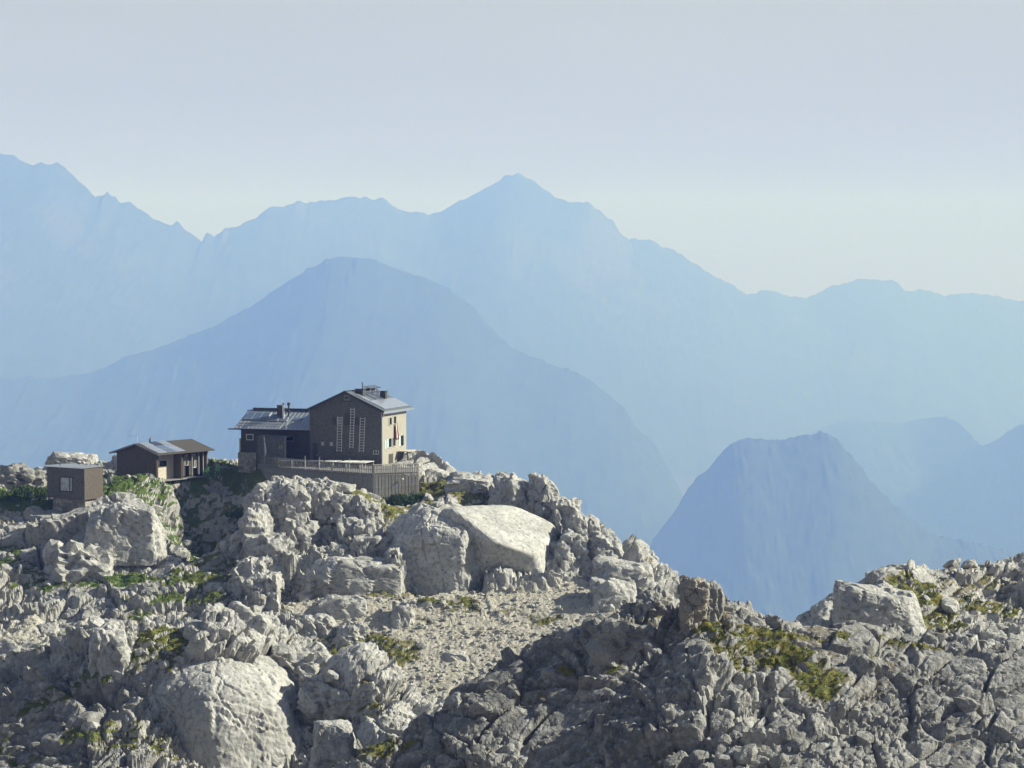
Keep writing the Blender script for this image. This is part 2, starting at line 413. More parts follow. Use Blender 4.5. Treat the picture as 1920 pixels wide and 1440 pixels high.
# ground under and around the hut and its terrace, in metres
CTRLW = [(-17.9,262.0,-27.3),(-12.1,264.0,-27.0),(-25.5,267.5,-26.6),(-33.2,273,-26.2),(-22,271,-26.0),(-16,270,-25.6),(-20,277,-24.8),(-27,279,-24.8),(-34,281,-25.0),(-38,284,-25.2),(-39.5,281,-26.0),
 (-15.5,275,-23.7),(-13,279,-23.4),(-12.2,284,-23.2),(-16,285,-24.0),(-10,273,-24.8),(-24,288,-24.5),(-11,268,-26.2)]
_C = np.array(CTRL, float)
_cx, _cz = at_np(_C[:, 0], _C[:, 1], _C[:, 2])
_cy = _C[:, 2]
_w = np.array(CTRLW, float)
_cx = np.concatenate([_cx, _w[:, 0]]); _cy = np.concatenate([_cy, _w[:, 1]]); _cz = np.concatenate([_cz, _w[:, 2]])
def _kern(r2): return np.sqrt(r2 + 9.0)
_A = _kern((_cx[:, None] - _cx[None]) ** 2 + (_cy[:, None] - _cy[None]) ** 2)
_n = len(_cx)
_A = _A + np.eye(_n) * -0.02
_P = np.stack([np.ones(_n), _cx, _cy], -1)
_S = np.block([[_A, _P], [_P.T, np.zeros((3, 3))]])
_W = np.linalg.solve(_S, np.concatenate([_cz, [0, 0, 0]]))
def base_h(x, y):
    x = np.atleast_1d(np.asarray(x, np.float32)).ravel(); y = np.atleast_1d(np.asarray(y, np.float32)).ravel()
    z = (_W[_n] + _W[_n + 1] * x + _W[_n + 2] * y).astype(np.float32)
    for k in range(_n):
        z = z + np.float32(_W[k]) * np.sqrt((x - np.float32(_cx[k])) ** 2 + (y - np.float32(_cy[k])) ** 2 + np.float32(9.0))
    return z

def hit(px, py, y0=99.0, y1=330.0):
    """first point of the smooth ground on the sight line of a photo pixel"""
    Ys = np.arange(y0, y1, 0.4)
    u = (px - 960.0) / 3840.0; v = (720.0 - py) / 3840.0; dy = CP + v * SP; dz = -SP + v * CP
    g = base_h(u * Ys / dy, Ys) - dz * Ys / dy
    k = np.argmax(g > 0)
    return float(Ys[k]) if g[k] > 0 else None
NR = 1000
_u = np.concatenate([np.linspace(-0.345, -0.262, 60)[:-1], np.linspace(-0.262, 0.262, 850), np.linspace(0.262, 0.345, 60)[1:]])
NC = len(_u)
_yy = 98.0 * (345.0 / 98.0) ** np.linspace(0, 1, NR)
TY, TU = np.meshgrid(_yy, _u, indexing='ij')
TX = (TU * TY)
TX = TX.astype(np.float32); TY = TY.astype(np.float32)
# coarse evaluation of the smooth form, then bilinear refinement
def _coarse(step=4):
    r = np.unique(np.concatenate([np.arange(0, NR, step), [NR - 1]])); c = np.unique(np.concatenate([np.arange(0, NC, step), [NC - 1]]))
    zc = base_h(TX[np.ix_(r, c)], TY[np.ix_(r, c)]).reshape(len(r), len(c))
    tmp = np.stack([np.interp(np.arange(NC), c, row) for row in zc])
    return np.stack([np.interp(np.arange(NR), r, tmp[:, j]) for j in range(NC)], 1).astype(np.float32)
TZ0 = _coarse()

# --- where the turf and the loose scree lie (soft patches on the ground plan)
def patch(px, py, Y, rx, ry, amt=1.0):
    Y = hit(px, py, 185.0 if Y > 183 else 99.0) or Y
    ry = ry * (0.55 if Y < 250 else 1.0)
    p = at(px, py, Y); return (p.x, Y, rx, ry, amt)
GRASS = [patch(60,920,266,13,7), patch(0,935,262,12,7), patch(240,925,265,8,6), patch(300,905,272,12,5), patch(350,960,258,9,8), patch(400,1000,252,8,9), patch(330,1010,249,6,9,.9), patch(440,900,272,12,8,.8),
 patch(420,950,258,9,8,.8), patch(150,1040,245,9,4,.6), patch(60,1100,236,12,4,.85), patch(200,1095,237,11,4,.8), patch(330,1085,238,8,4,.7), patch(330,1125,226,9,3,.7), patch(150,980,250,8,4,.6),
 patch(250,1215,171,6,8,1), patch(215,1235,168,5,7,.9), patch(330,1185,172,5,4,.5), patch(30,1260,186,7,6,.9), patch(120,1300,158,9,6,.55), patch(150,1370,150,9,5,.5),patch(60,1420,142,9,5,.5),patch(260,1390,145,6,5,.45),
 patch(660,1225,196,6,8,1.0), patch(640,1195,207,8,4,.7), patch(720,1185,212,8,2.5,.35), patch(830,1130,229,7,3,.7), patch(780,1120,231,8,3,.55), patch(870,1145,226,7,3,.6), patch(590,1110,233,7,3,.7),
 patch(640,1030,244,6,4,.6), patch(660,970,250,6,4,.55), patch(720,945,254,8,5,.8), patch(800,925,260,8,5,.9), patch(840,900,268,9,5,.8), patch(880,925,258,6,3,.8), patch(620,985,248,5,3,.5), patch(560,1030,244,4,3,.4), patch(550,1165,220,6,4,.5),
 patch(400,1165,210,9,5,.55), patch(460,1120,230,5,4,.4), patch(1030,985,250,4,4,.5), patch(1060,1010,249,3,4,.4), patch(800,1165,219,4,2,.6), patch(1080,1160,222,10,7,.3),
 patch(1410,1215,121,3.6,5,.78), patch(1480,1235,119,3.2,4.5,.8), patch(1530,1270,116,2.4,4,.72), patch(1370,1240,118,3,3,.6), patch(1330,1175,126,2.2,2,.8), patch(1600,1205,127,5,2,.7), patch(1560,1190,130,4,2,.5), patch(1650,1240,121,3,3,.6), patch(1400,1350,109,2,1.5,.4),
 patch(1700,1120,158,4,7,.8), patch(1740,1145,153,5,6,.7), patch(1800,1160,149,7,4,.45), patch(1880,1150,151,7,4,.5), patch(1720,1075,163,4,3,.6), patch(1680,1205,130,6,2,.6),
 patch(1130,1270,119,3,2,.4), patch(1010,1275,122,4,2,.45), patch(740,1410,120,5,3,.6), patch(860,1330,121,3,3,.4), patch(1180,1390,106,2.5,2,.35), patch(1270,1080,256,5,4,.5), patch(640,1330,170,5,4,.4), patch(700,1400,150,5,5,.4)]
SCREE = [patch(900,1150,224,16,9), patch(1000,1140,226,16,9), patch(1090,1150,224,10,9), patch(950,1200,208,16,10), patch(820,1200,208,14,10), patch(850,1250,195,11,9), patch(760,1290,184,8,9), patch(740,1150,221,12,8), patch(1110,1110,235,6,7,.8),
 patch(140,1160,216,14,9,.42), patch(60,1200,206,12,9,.42), patch(1000,1180,215,14,8), patch(1120,1165,222,9,8), patch(1150,1150,228,8,6), patch(680,1150,222,10,6,.9), patch(920,1250,196,10,8), patch(980,1230,200,10,8), patch(1050,1200,210,10,8), patch(870,1180,220,12,8), patch(800,1240,200,10,8), patch(760,1200,210,9,8,.9), patch(1130,1190,225,8,7)]
def patches(lst, x, y):
    m = np.zeros(x.shape, np.float32)
    for cx, cy, rx, ry, a in lst:
        d2 = ((x - cx) / rx) ** 2 + ((y - cy) / ry) ** 2
        m = np.maximum(m, a * np.exp(-0.9 * d2).astype(np.float32))
    return m
_x, _y = TX.ravel(), TY.ravel()
_z = TZ0.ravel()
_nb = fbm(_x / 4.2, _y / 4.2, _z / 4.2, 5, 31, 0.62) * 1.35
G_RAW = patches(GRASS, TX, TY).ravel()
S_RAW = patches(SCREE, TX, TY).ravel()
GR = smooth(0.36, 0.72, G_RAW + 0.60 * _nb)
SCR = smooth(0.30, 0.55, S_RAW + 0.22 * _nb) * (1 - GR) * smooth(176, 184, _y)
# flat pads under the buildings and the terrace stay unbroken
def pad(px, py, Y, r):
    p = at(px, py, Y); return np.exp(-(((_x - p.x) ** 2 + (_y - Y) ** 2) / r ** 2) ** 2).astype(np.float32)
PADM = np.maximum.reduce([pad(640, 858, 276, 11), pad(540, 868, 279, 11), pad(640, 865, 265, 9), pad(720, 868, 262, 7), pad(300, 893, 279, 8), 0.8 * pad(730, 938, 258, 6), 0.7 * pad(130, 955, 256, 6), 0.8 * pad(560, 905, 262, 7)])
ROCK = np.clip(1 - GR * 0.72 - SCR * 0.93, 0.06, 1) * (1 - 0.93 * PADM)

# --- break the smooth form into tilted, jointed blocks
dzx = np.gradient(TZ0, axis=1) / np.maximum(np.gradient(TX, axis=1), 1e-6)
dzy = (np.gradient(TZ0, axis=0) - dzx * np.gradient(TX, axis=0)) / np.maximum(np.gradient(TY, axis=0), 1e-6)
NXv, NYv = -dzx.ravel(), -dzy.ravel()
_l = np.sqrt(NXv ** 2 + NYv ** 2 + 1.0); NXv, NYv, NZv = NXv / _l, NYv / _l, 1 / _l
def rot_strata(x, y, z, ax, ay):
    x2 = x * math.cos(ax) + z * math.sin(ax); z2 = -x * math.sin(ax) + z * math.cos(ax)
    y2 = y * math.cos(ay) + z2 * math.sin(ay); z3 = -y * math.sin(ay) + z2 * math.cos(ay)
    return x2, y2, z3
near = smooth(185, 150, _y) * smooth(-14, -6, _x)            # the close right-hand ridge is broken finer
big = fbm(_x / 22, _y / 22, _z / 22, 3, 5)
warp1 = fbm(_x / 7, _y / 7, _z / 7, 3, 71); warp2 = fbm(_x / 7 + 40, _y / 7, _z / 7, 3, 72)
sx_, sy_, sz_ = rot_strata(_x + 2.4 * warp1, _y + 2.4 * warp2, _z + 1.6 * warp1, 0.30, -0.28)
disp = 1.0 * big * (0.35 + 0.65 * ROCK) * (1 - 0.6 * near)
_row = _y * np.float32(math.log(345.0 / 98.0) / NR)
def blocks(L, hgt, amp, seed, crack, lw, tl, jit=0.95):
    lw = np.maximum(lw, 1.5 * _row / L) * (1 + 1.6 * (1 - NZv))
    h1, h2, gap = worley2(sx_ / L, sy_ / L, sz_ / hgt, seed, jit, lambda r1, r2, bx, by: (r1 * r1 * 1.6 - 0.5) + (bx * (r1 - 0.45) + by * (r2 - 0.6)) * tl)
    w = 0.5 * (1 - smooth(0.0, lw, gap))
    edge = 1 - smooth(0.0, lw * 0.75, gap)
    return amp * (h1 * (1 - w) + h2 * w - crack * edge)
sel = smooth(-0.25, 0.2, fbm(_x / 11, _y / 11, _z / 11, 2, 13))   # massive slabs here, rubble there
b0 = blocks(9.0, 6.0, 1.7, 100, 0.60, 0.08, 1.9)
b1 = blocks(3.4, 1.7, 0.95, 101, 0.85, 0.16, 1.3)
b2 = blocks(1.6, 0.8, 0.46, 102, 1.0, 0.24, 1.0)
b3 = blocks(0.75, 0.42, 0.22, 103, 0.9, 0.38, 1.1)
fr = smooth(-0.1, 0.35, fbm(_x / 5 + 9, _y / 5, _z / 5, 3, 15))
disp = disp + ROCK * (b0 * (1 - 0.8 * near) + b1 * (0.8 - 0.2 * near) + b2 * (0.15 + 0.85 * sel) + b3 * (0.12 + 0.88 * fr) * smooth(260, 170, _y))
# thin soil and turf gather in the joints and hollows between blocks
hollow = smooth(0.05, -0.45, b1 + b2 * 0.8 + 0.35 * b0)
left_ = smooth(2, -30, _x)
GR = np.maximum(GR, hollow * smooth(-0.25, 0.25, fbm(_x / 9 + 3, _y / 9, _z / 9, 3, 37)) * (0.55 + 0.35 * left_) * (1 - SCR) * (0.4 + 0.6 * smooth(100, 130, _y)))
disp = disp + 0.10 * fbm(_x / 0.8, _y / 0.8, _z / 0.8, 3, 19) + 0.05 * SCR * vnoise(_x / 0.28, _y / 0.28, _z / 0.28, 23)
disp = disp + GR * 0.16 * fbm(_x / 0.7, _y / 0.7, 0 * _z, 3, 29)
disp = disp - PADM * 0.35
disp = disp * (1 - 0.55 * smooth(286, 300, _y))
TXf = _x + NXv * disp; TYf = _y + NYv * disp; TZf = _z + (0.35 + 0.65 * NZv) * disp
# the ground keeps below floors and the terrace deck
def clamp_rect(px, py, Y, deg, x0, x1, y0, y1, dz, soft=0.8):
    o = at(px, py, Y); a = math.radians(deg)
    lx = (TXf - o.x) * math.cos(a) - (TYf - o.y) * math.sin(a); ly = (TXf - o.x) * math.sin(a) + (TYf - o.y) * math.cos(a)
    d = np.maximum(np.maximum(x0 - lx, lx - x1), np.maximum(y0 - ly, ly - y1))
    return np.where(d < soft, np.minimum(TZf, o.z + dz + np.maximum(d, 0) * 1.2), TZf)
TZf = clamp_rect(716, 864, 275, 19, -10.6, 0, 0.2, 8.8, -0.95)
TZf = clamp_rect(716, 864, 275, 19, -21.0, -10.6, 1.0, 8.6, -0.95)
TZf = clamp_rect(716, 864, 275, 19, -16.5, -0.5, -6.0, 0.2, -1.1, 0.5)
TZf = clamp_rect(716, 864, 275, 19, -9.0, 3.2, -10.5, -3.0, -1.3, 0.3)
TZf = clamp_rect(60 + 1120 / 4.8, 780 + 545 / 4.8, 272, 36, -7.9, 0.6, -0.6, 9.8, -0.85, 1.5)
TZf = clamp_rect(60 + 475 / 4.8, 780 + 835 / 4.8, 257, 31, -6.6, 0.6, -1.4, 3.6, -0.55, 1.2)
TZf = clamp_rect(60 + 475 / 4.8, 780 + 835 / 4.8, 257, 31, -5.0, 0.3, -6.0, -1.4, -0.7, 0.8)
_keep = (TZ0[:-1, :-1] > -95)
_co = np.stack([TXf, TYf, TZf], -1)
_me = mesh_np('rocky_ground', _co, grid_faces(NR, NC, _keep), False)
LICH_SHADE = np.clip(smooth(150, 138, _y) * smooth(-18, -12, _x) * (1.0 - 0.25 * smooth(6, 16, _x)) + 0.55 * smooth(182, 160, _y) * smooth(-22, -34, _x) + 0.35 * smooth(-20, -45, _x), 0, 1) * (0.75 + 0.5 * fbm(_x / 6, _y / 6, _z / 6, 3, 91))  # lichen-grey rock, with the shade of the near ridge's left flank painted in
fattr(_me, 'turf', GR); fattr(_me, 'scree', SCR); fattr(_me, 'lichen_shade', LICH_SHADE)

def rock_mat(name, use_attr, tint=(1, 1, 1), cracks=0.6, bumpd=0.22):
    m, nt, b = new_mat(name)
    p = wpos(nt)
    n1 = noise_tex(nt, 0.35, 4, 0.6, p)
    n2 = noise_tex(nt, 2.2, 5, 0.65, p, 0.4)
    n3 = noise_tex(nt, 9.0, 3, 0.7, p)
    c = ramp(nt, n1, [(0.30, (0.295 * tint[0], 0.29 * tint[1], 0.275 * tint[2])), (0.52, (0.42 * tint[0], 0.415 * tint[1], 0.40 * tint[2])), (0.72, (0.53 * tint[0], 0.52 * tint[1], 0.50 * tint[2]))])
    c = mixc(nt, ramp(nt, n2, [(0.47, (0, 0, 0)), (0.66, (.85, .85, .85))]), c, (0.125, 0.125, 0.125))     # lichen and weathering
    c = mixc(nt, ramp(nt, noise_tex(nt, 0.9, 5, 0.6, p, 0.8), [(0.60, (0, 0, 0)), (0.74, (.7, .7, .7))]), c, (0.34, 0.30, 0.24))  # ochre staining
    c = mixc(nt, ramp(nt, n3, [(0.35, (.0, .0, .0)), (0.75, (.4, .4, .4))]), c, (0.58, 0.565, 0.53))
    h = mathn(nt, 'ADD', mathn(nt, 'MULTIPLY', n2, 0.5), mathn(nt, 'MULTIPLY', n3, 0.3))
    wv = nd(nt, 'ShaderNodeVectorMath', operation='ADD')
    wn_ = nd(nt, 'ShaderNodeTexNoise'); wn_.inputs['Scale'].default_value = 1.2; wn_.inputs['Detail'].default_value = 3; nt.links.new(p, wn_.inputs['Vector'])
    wm = nd(nt, 'ShaderNodeVectorMath', operation='SCALE'); wm.inputs['Scale'].default_value = 0.9; nt.links.new(wn_.outputs['Color'], wm.inputs[0])
    nt.links.new(p, wv.inputs[0]); nt.links.new(wm.outputs[0], wv.inputs[1])
    for sc_, wt in ((0.8, 0.8 * cracks), (2.4, 0.41 * cracks)):
        vo = nd(nt, 'ShaderNodeTexVoronoi', feature='DISTANCE_TO_EDGE'); vo.inputs['Scale'].default_value = sc_
        nt.links.new(wv.outputs[0], vo.inputs['Vector'])
        h = mathn(nt, 'ADD', h, mathn(nt, 'MULTIPLY', mathn(nt, 'MINIMUM', vo.outputs['Distance'], 0.09), wt / 0.09 * 0.5))
    if use_attr:
        li = nd(nt, 'ShaderNodeAttribute', attribute_name='lichen_shade')
        c = mixc(nt, mathn(nt, 'MULTIPLY', li.outputs['Fac'], ramp(nt, noise_tex(nt, 1.6, 6, 0.7, p, 0.5), [(0.32, (.15, .15, .15)), (0.55, (1, 1, 1))]), True), c, (0.118, 0.117, 0.114))
        a = nd(nt, 'ShaderNodeAttribute', attribute_name='turf')
        s = nd(nt, 'ShaderNodeAttribute', attribute_name='scree')
        c = mixc(nt, s.outputs['Fac'], c, ramp(nt, noise_tex(nt, 3.5, 6, 0.75, p), [(0.3, (0.30, 0.28, 0.235)), (0.7, (0.56, 0.525, 0.45))]))
        g = ramp(nt, noise_tex(nt, 1.3, 6, 0.65, p), [(0.30, (0.055, 0.070, 0.018)), (0.46, (0.105, 0.115, 0.026)), (0.60, (0.18, 0.16, 0.045)), (0.75, (0.19, 0.14, 0.06))])
        gd = ramp(nt, noise_tex(nt, 1.0, 6, 0.65, p), [(0.3, (0.045, 0.075, 0.016)), (0.55, (0.085, 0.125, 0.028)), (0.75, (0.13, 0.15, 0.04))])
        sp = nd(nt, 'ShaderNodeSeparateXYZ'); nt.links.new(p, sp.inputs[0])
        lush = ramp(nt, mathn(nt, 'MULTIPLY', mathn(nt, 'ADD', sp.outputs[0], 60.0), 1 / 60.0), [(0.25, (1, 1, 1)), (0.6, (0, 0, 0))])
        g = mixc(nt, lush, g, gd)
        gn = nd(nt, 'ShaderNodeNewGeometry'); sn = nd(nt, 'ShaderNodeSeparateXYZ'); nt.links.new(gn.outputs['True Normal'], sn.inputs[0])
        flat = ramp(nt, sn.outputs[2], [(0.36, (0, 0, 0)), (0.66, (1, 1, 1))])
        af = mathn(nt, 'MULTIPLY', a.outputs['Fac'], flat)
        c = mixc(nt, ramp(nt, mathn(nt, 'ADD', af, mathn(nt, 'MULTIPLY', mathn(nt, 'SUBTRACT', n2, 0.5), 0.8)), [(0.20, (0, 0, 0)), (0.42, (.8, .8, .8))]), c, (0.135, 0.105, 0.07))
        c = mixc(nt, ramp(nt, mathn(nt, 'ADD', af, mathn(nt, 'MULTIPLY', mathn(nt, 'SUBTRACT', n3, 0.5), 0.9)), [(0.42, (0, 0, 0)), (0.58, (1, 1, 1))]), c, g)
    nt.links.new(c, b.inputs['Base Color'])
    b.inputs['Roughness'].default_value = 0.92
    b.inputs['Specular IOR Level'].default_value = 0.15
    bump(nt, h, 0.8, bumpd, b)
    return m
M_GROUND = rock_mat('limestone_and_turf', True)
M_ROCK = rock_mat('limestone', False)
M_ROCKD = rock_mat('lichen_shade_limestone', False, (0.52, 0.52, 0.51))  # lichen tone, darkened further to paint in the near ridge's shade
ground = tag(link('rocky_ground', _me, M_GROUND), kind='structure')

# bilinear look-up of the finished surface, for standing things on it
_TZF = TZf.reshape(NR, NC)
def ground_z(x, y):
    r = math.log(max(y, 98.01) / 98.0) / math.log(345.0 / 98.0) * (NR - 1)
    c = float(np.interp(x / y, _u, np.arange(NC)))
    r = min(max(r, 0), NR - 1.001); c = min(max(c, 0), NC - 1.001)
    i, j = int(r), int(c); a, b_ = r - i, c - j
    return float((_TZF[i, j] * (1 - b_) + _TZF[i, j + 1] * b_) * (1 - a) + (_TZF[i + 1, j] * (1 - b_) + _TZF[i + 1, j + 1] * b_) * a)

# ------------------------------------------------------------------ boulders and loose stones
_ICO = {}
def ico(sub):
    if sub not in _ICO:
        bm = bmesh.new(); bmesh.ops.create_icosphere(bm, subdivisions=sub, radius=1.0)
        bm.verts.ensure_lookup_table()
        _ICO[sub] = (np.array([v.co for v in bm.verts], np.float64), np.array([[v.index for v in f.verts] for f in bm.faces]))
        bm.free()
    return _ICO[sub]
def rock_shape(planes, sub, round_=10.0, stretch=None):
    """convex rock bounded by planes (nx,ny,nz,d), its edges softly worn"""
    D, Fc = ico(sub)
    if stretch is not None:
        D = D * np.array(stretch); D = D / np.linalg.norm(D, axis=1, keepdims=True)
    acc = np.zeros(len(D))
    for nx, ny, nz, d in planes:
        n = np.array([nx, ny, nz], float); n /= np.linalg.norm(n)
        c = np.maximum(D @ n, 1e-3) / d
        acc += c ** round_
    r = acc ** (-1 / round_)
    return D * r[:, None], Fc
def rock_detail(V, Fc, seed, size, amp=1.0, ribs=None):
    """cracks, plates and grain on a rock of about this size (metres)"""
    me_n = np.zeros_like(V)
    t = V[Fc]; fn = np.cross(t[:, 1] - t[:, 0], t[:, 2] - t[:, 0])
    for k in range(3): np.add.at(me_n, Fc[:, k], fn)
    me_n /= np.maximum(np.linalg.norm(me_n, axis=1, keepdims=True), 1e-9)
    x, y, z = (V[:, i].astype(np.float32) + seed * 13.7 for i in range(3))
    def lev(c, cz, a_, lw, ck, sd, tl):
        h1, h2, gap = worley2((x + 0.25 * z) / c, (y - 0.2 * z) / c, z / cz, sd, 0.95, lambda r1, r2, bx, by: (r1 - 0.5) * 1.2 + (bx * (r1 - .5) + by * (r2 - .5)) * tl)
        w = 0.5 * (1 - smooth(0, lw, gap)); return a_ * (h1 * (1 - w) + h2 * w - ck * (1 - smooth(0, lw * 0.7, gap)))
    d = 0.10 * size * fbm(x / (size * 0.6), y / (size * 0.6), z / (size * 0.6), 3, seed)
    d = d + lev(size * .55, size * .75, 0.16 * size, 0.10, 0.7, seed, 1.6) + lev(size * .22, size * .18, 0.06 * size, 0.16, 0.6, seed + 1, 1.8) + lev(size * .085, size * .07, 0.018 * size, 0.3, 0.5, seed + 2, 1.8)
    d = d + 0.010 * size * fbm(x / (size * 0.05), y / (size * 0.05), z / (size * 0.05), 2, seed + 3)
    d = d * amp
    if ribs is not None:
        (ax, ay, az), period, depth = ribs
        s = (V @ np.array([ax, ay, az])) / period + 1.1 * fbm(x / 5.5, y / 5.5, z / 5.5, 2, seed + 5) + 0.30 * vnoise(x / 1.3, y / 1.3, z / 1.3, seed + 6)
        fr_ = s - np.floor(s)
        d = d + depth * (np.minimum(fr_ * 1.2, 1.0) * np.clip((1 - fr_) * 6, 0, 1) - 0.5) * (0.05 + 0.95 * smooth(-.3, .4, fbm(x / 2.2, y / 2.2, z / 2.2, 2, seed + 8)))
    return V + me_n * d[:, None]
def rand_planes(rg, n, sx, sy, sz):
    P = [(1, 0, 0, sx), (-1, 0, 0, sx), (0, 1, 0, sy), (0, -1, 0, sy), (0, 0, 1, sz), (0, 0, -1, sz)]
    for _ in range(n):
        v = np.array([rg.gauss(0, 1), rg.gauss(0, 1), rg.gauss(0, 1)]); v /= np.linalg.norm(v)
        P.append((*v, rg.uniform(0.78, 1.0) * math.sqrt((v[0]*sx)**2 + (v[1]*sy)**2 + (v[2]*sz)**2)))
    out = []
    a, b, c = (rg.uniform(-.35, .35) for _ in range(3))
    R = Matrix.Rotation(a, 3, 'X') @ Matrix.Rotation(b, 3, 'Y') @ Matrix.Rotation(c * 4, 3, 'Z')
    for nx, ny, nz, d in P:
        v = R @ Vector((nx, ny, nz)); out.append((v.x, v.y, v.z, d))
    return out
def big_rock(name, px, py, Y, planes, sub, seed, label=None, cat=None, amp=1.0, ribs=None, size=None, mat=None, parent=None, rnd=12.0, stretch=None):
    V, Fc = rock_shape(planes, sub, rnd, stretch)
    V = rock_detail(V, Fc, seed, size or float(np.ptp(V, axis=0).mean()) * 0.5, amp, ribs)
    me = mesh_np(name, V, Fc, False)
    o = link(name, me, mat or M_ROCK, parent, at(px, py, Y))
    if label: tag(o, label, cat or 'boulder')
    return o
EX = lambda *p: list(p)
# great pale slab below the terrace: a smooth lit back dipping right, an undercut shaded front
M_SLAB = rock_mat('smooth_pale_limestone', False, (1.08, 1.08, 1.08), 0.12, 0.10)
big_rock('boulder', 900, 1018, 245.5, [(0.40,-0.30,0.87,3.5),(-0.62,-0.78,-0.10,3.9),(0.10,-0.86,-0.50,5.2),(0.95,-0.25,0.05,7.8),(-0.10,0.15,0.98,4.6),(-0.95,0.1,0.3,9.6),(0,1,0,6),(0,0,-1,6.5),(-0.50,-0.30,0.82,6.2),(0.75,-0.5,0.4,7.0)], 6, 41,
         'huge smooth pale limestone slab with a dark undercut front below the terrace', amp=0.08, size=5, rnd=16, mat=M_SLAB, stretch=(2.3, 1.3, 1.0))
big_rock('boulder', 812, 1032, 243.6, [(0.15,-0.38,0.91,4.1),(-0.25,-0.95,0.15,3.7),(0.85,-0.5,0.1,5.6),(-0.95,-0.2,0.25,5.0),(0.4,0.2,0.9,5.0),(0,1,0,5),(0,0,-1,5.5),(-0.62,-0.30,0.72,3.9),(-0.35,-0.70,0.62,4.2)], 6, 42,
         'rounded pale rock buttress split by cracks, left of the huge slab', amp=0.5, size=3.4, rnd=14, mat=M_SLAB)
# ribbed dome in the left foreground
big_rock('boulder', 408, 1335, 167, [(0.42,-0.20,0.88,4.6),(-0.25,-0.45,0.86,4.5),(0.95,-0.15,0.25,6.4),(-0.9,-0.3,0.3,6.2),(-0.5,-0.85,0.1,5.2),(0.5,-0.8,0.3,5.4),(0,1,0.2,6.5),(0,0,-1,7),(0.05,0.1,0.99,5.0),(0.72,-0.2,0.66,5.4)], 6, 43,
         'large rounded limestone dome with many slanting ribs in the left foreground', amp=0.32, size=3.6, rnd=9, ribs=((0.50,-0.16,0.85), 0.46, 0.30), mat=rock_mat('ribbed_limestone', False, (0.96, 0.96, 0.96), 0.3, 0.15))
# crag blocks at the left end of the outcrop
CR = random.Random(3)
def _hy(px, py, Y): return hit(px, py) or Y
def crag(px, py, Y, wpx, hpx, dm, seed, label=None, amp=0.8, sub=5, tilt=0.0, parent=None):
    Y = hit(px, min(py + hpx * 0.30, 1500)) or Y
    k = Y / 3840.0
    sx, sz_2, sy = wpx * k / 2, hpx * k / 2, dm / 2
    sub = min(sub, 5 if max(wpx, hpx) > 95 and label else 4)
    rg = random.Random(seed)
    P = [(1, -0.05, 0.12, sx), (-1, 0, 0.1 + tilt, sx), (0, 1, 0, sy), (0.05, -1, 0.16, sy), (0.12, -0.1, 1, sz_2), (0, 0, -1, sz_2 * 1.5)]
    for _ in range(6):
        v = np.array([rg.uniform(-1, 1), rg.uniform(-1, .6), rg.uniform(-.3, 1)]); v /= np.linalg.norm(v)
        P.append((*v, rg.uniform(0.84, 1.05) * math.sqrt((v[0]*sx)**2 + (v[1]*sy)**2 + (v[2]*sz_2)**2) * 1.12))
    o = big_rock('boulder' if label else 'outcrop_block', px, py, Y + dm * 0.25, P, sub, seed, label, amp=amp * (1.15 if label else 1.7), parent=None if label else ground, rnd=26, mat=M_ROCKD if (Y < 140 or px < 100) else None, size=max(sx, sz_2) * 1.3, stretch=tuple(v / min(sx, sy, sz_2 * 1.2) for v in (sx, sy, sz_2 * 1.2)))
    return o
crag(533, 945, 250.5, 105, 84, 5.5, 61, 'tall blocky crag at the left end of the outcrop under the fence')
crag(478, 985, 248, 50, 75, 4, 62, 'leaning pointed rock on the left flank of the outcrop', tilt=-0.3)
crag(600, 935, 250.5, 60, 62, 4, 63); crag(500, 1035, 243.5, 80, 70, 5, 64); crag(560, 1010, 245, 70, 60, 4.5, 65); crag(470, 1075, 239, 70, 60, 4, 66)
crag(495, 1122, 232, 66, 96, 4, 67, 'upright grooved rock pillar low on the left of the outcrop')
crag(655, 945, 250, 60, 40, 3.5, 68); crag(690, 965, 248, 50, 40, 3, 69); crag(640, 905+8, 253, 52, 12, 2.2, 70, 'flat pale stone slab lying on the rocks below the fence', sub=4, amp=0.5)
crag(672, 1080, 238.5, 170, 60, 5, 71, 'long low block with a shaded front face below the outcrop', amp=0.4)
crag(742, 1062, 240, 50, 75, 4, 72); crag(610, 1095, 235, 90, 40, 3.5, 73); crag(620, 1040, 242, 60, 36, 3, 74); crag(700, 1025, 244, 80, 34, 3, 75)
crag(955, 942, 258, 80, 90, 5, 81, 'cleft pale crag on the right shoulder of the knoll', amp=1.0)
crag(1018, 945, 257, 62, 100, 5, 82, 'dark steep crag on the skyline beside the cleft one', amp=0.8)
crag(1062, 975, 254, 54, 70, 4, 83); crag(1098, 1005, 252, 56, 70, 4, 84); crag(1075, 1030, 249, 60, 60, 4, 85); crag(1135, 1035, 249, 60, 60, 4, 86); crag(1165, 1085, 244, 110, 60, 5, 87, amp=0.35); crag(1225, 1128, 240, 60, 40, 4, 88)
crag(880, 905, 266, 90, 28, 4, 89, 'low rounded grey rock hump on the crest right of the fence', amp=0.4)
crag(1150, 1120, 238, 90, 60, 4, 90, amp=0.4)
crag(755, 1157, 217, 46, 48, 2.4, 91, 'dark cubic block standing on the scree', sub=4)
crag(642, 1138, 226, 92, 40, 3, 92, 'pale wedge-shaped boulder at the left edge of the scree', amp=0.4)
crag(590, 1178, 212, 80, 44, 3, 93); crag(660, 1190, 209, 60, 36, 2.5, 94);
crag(855, 1232, 199, 56, 20, 2, 97, 'flat pale stone lying low on the scree', sub=4, amp=0.4)
crag(624, 1390, 148.5, 78, 84, 3, 98, 'pale squarish boulder right of the ribbed dome', amp=0.4)
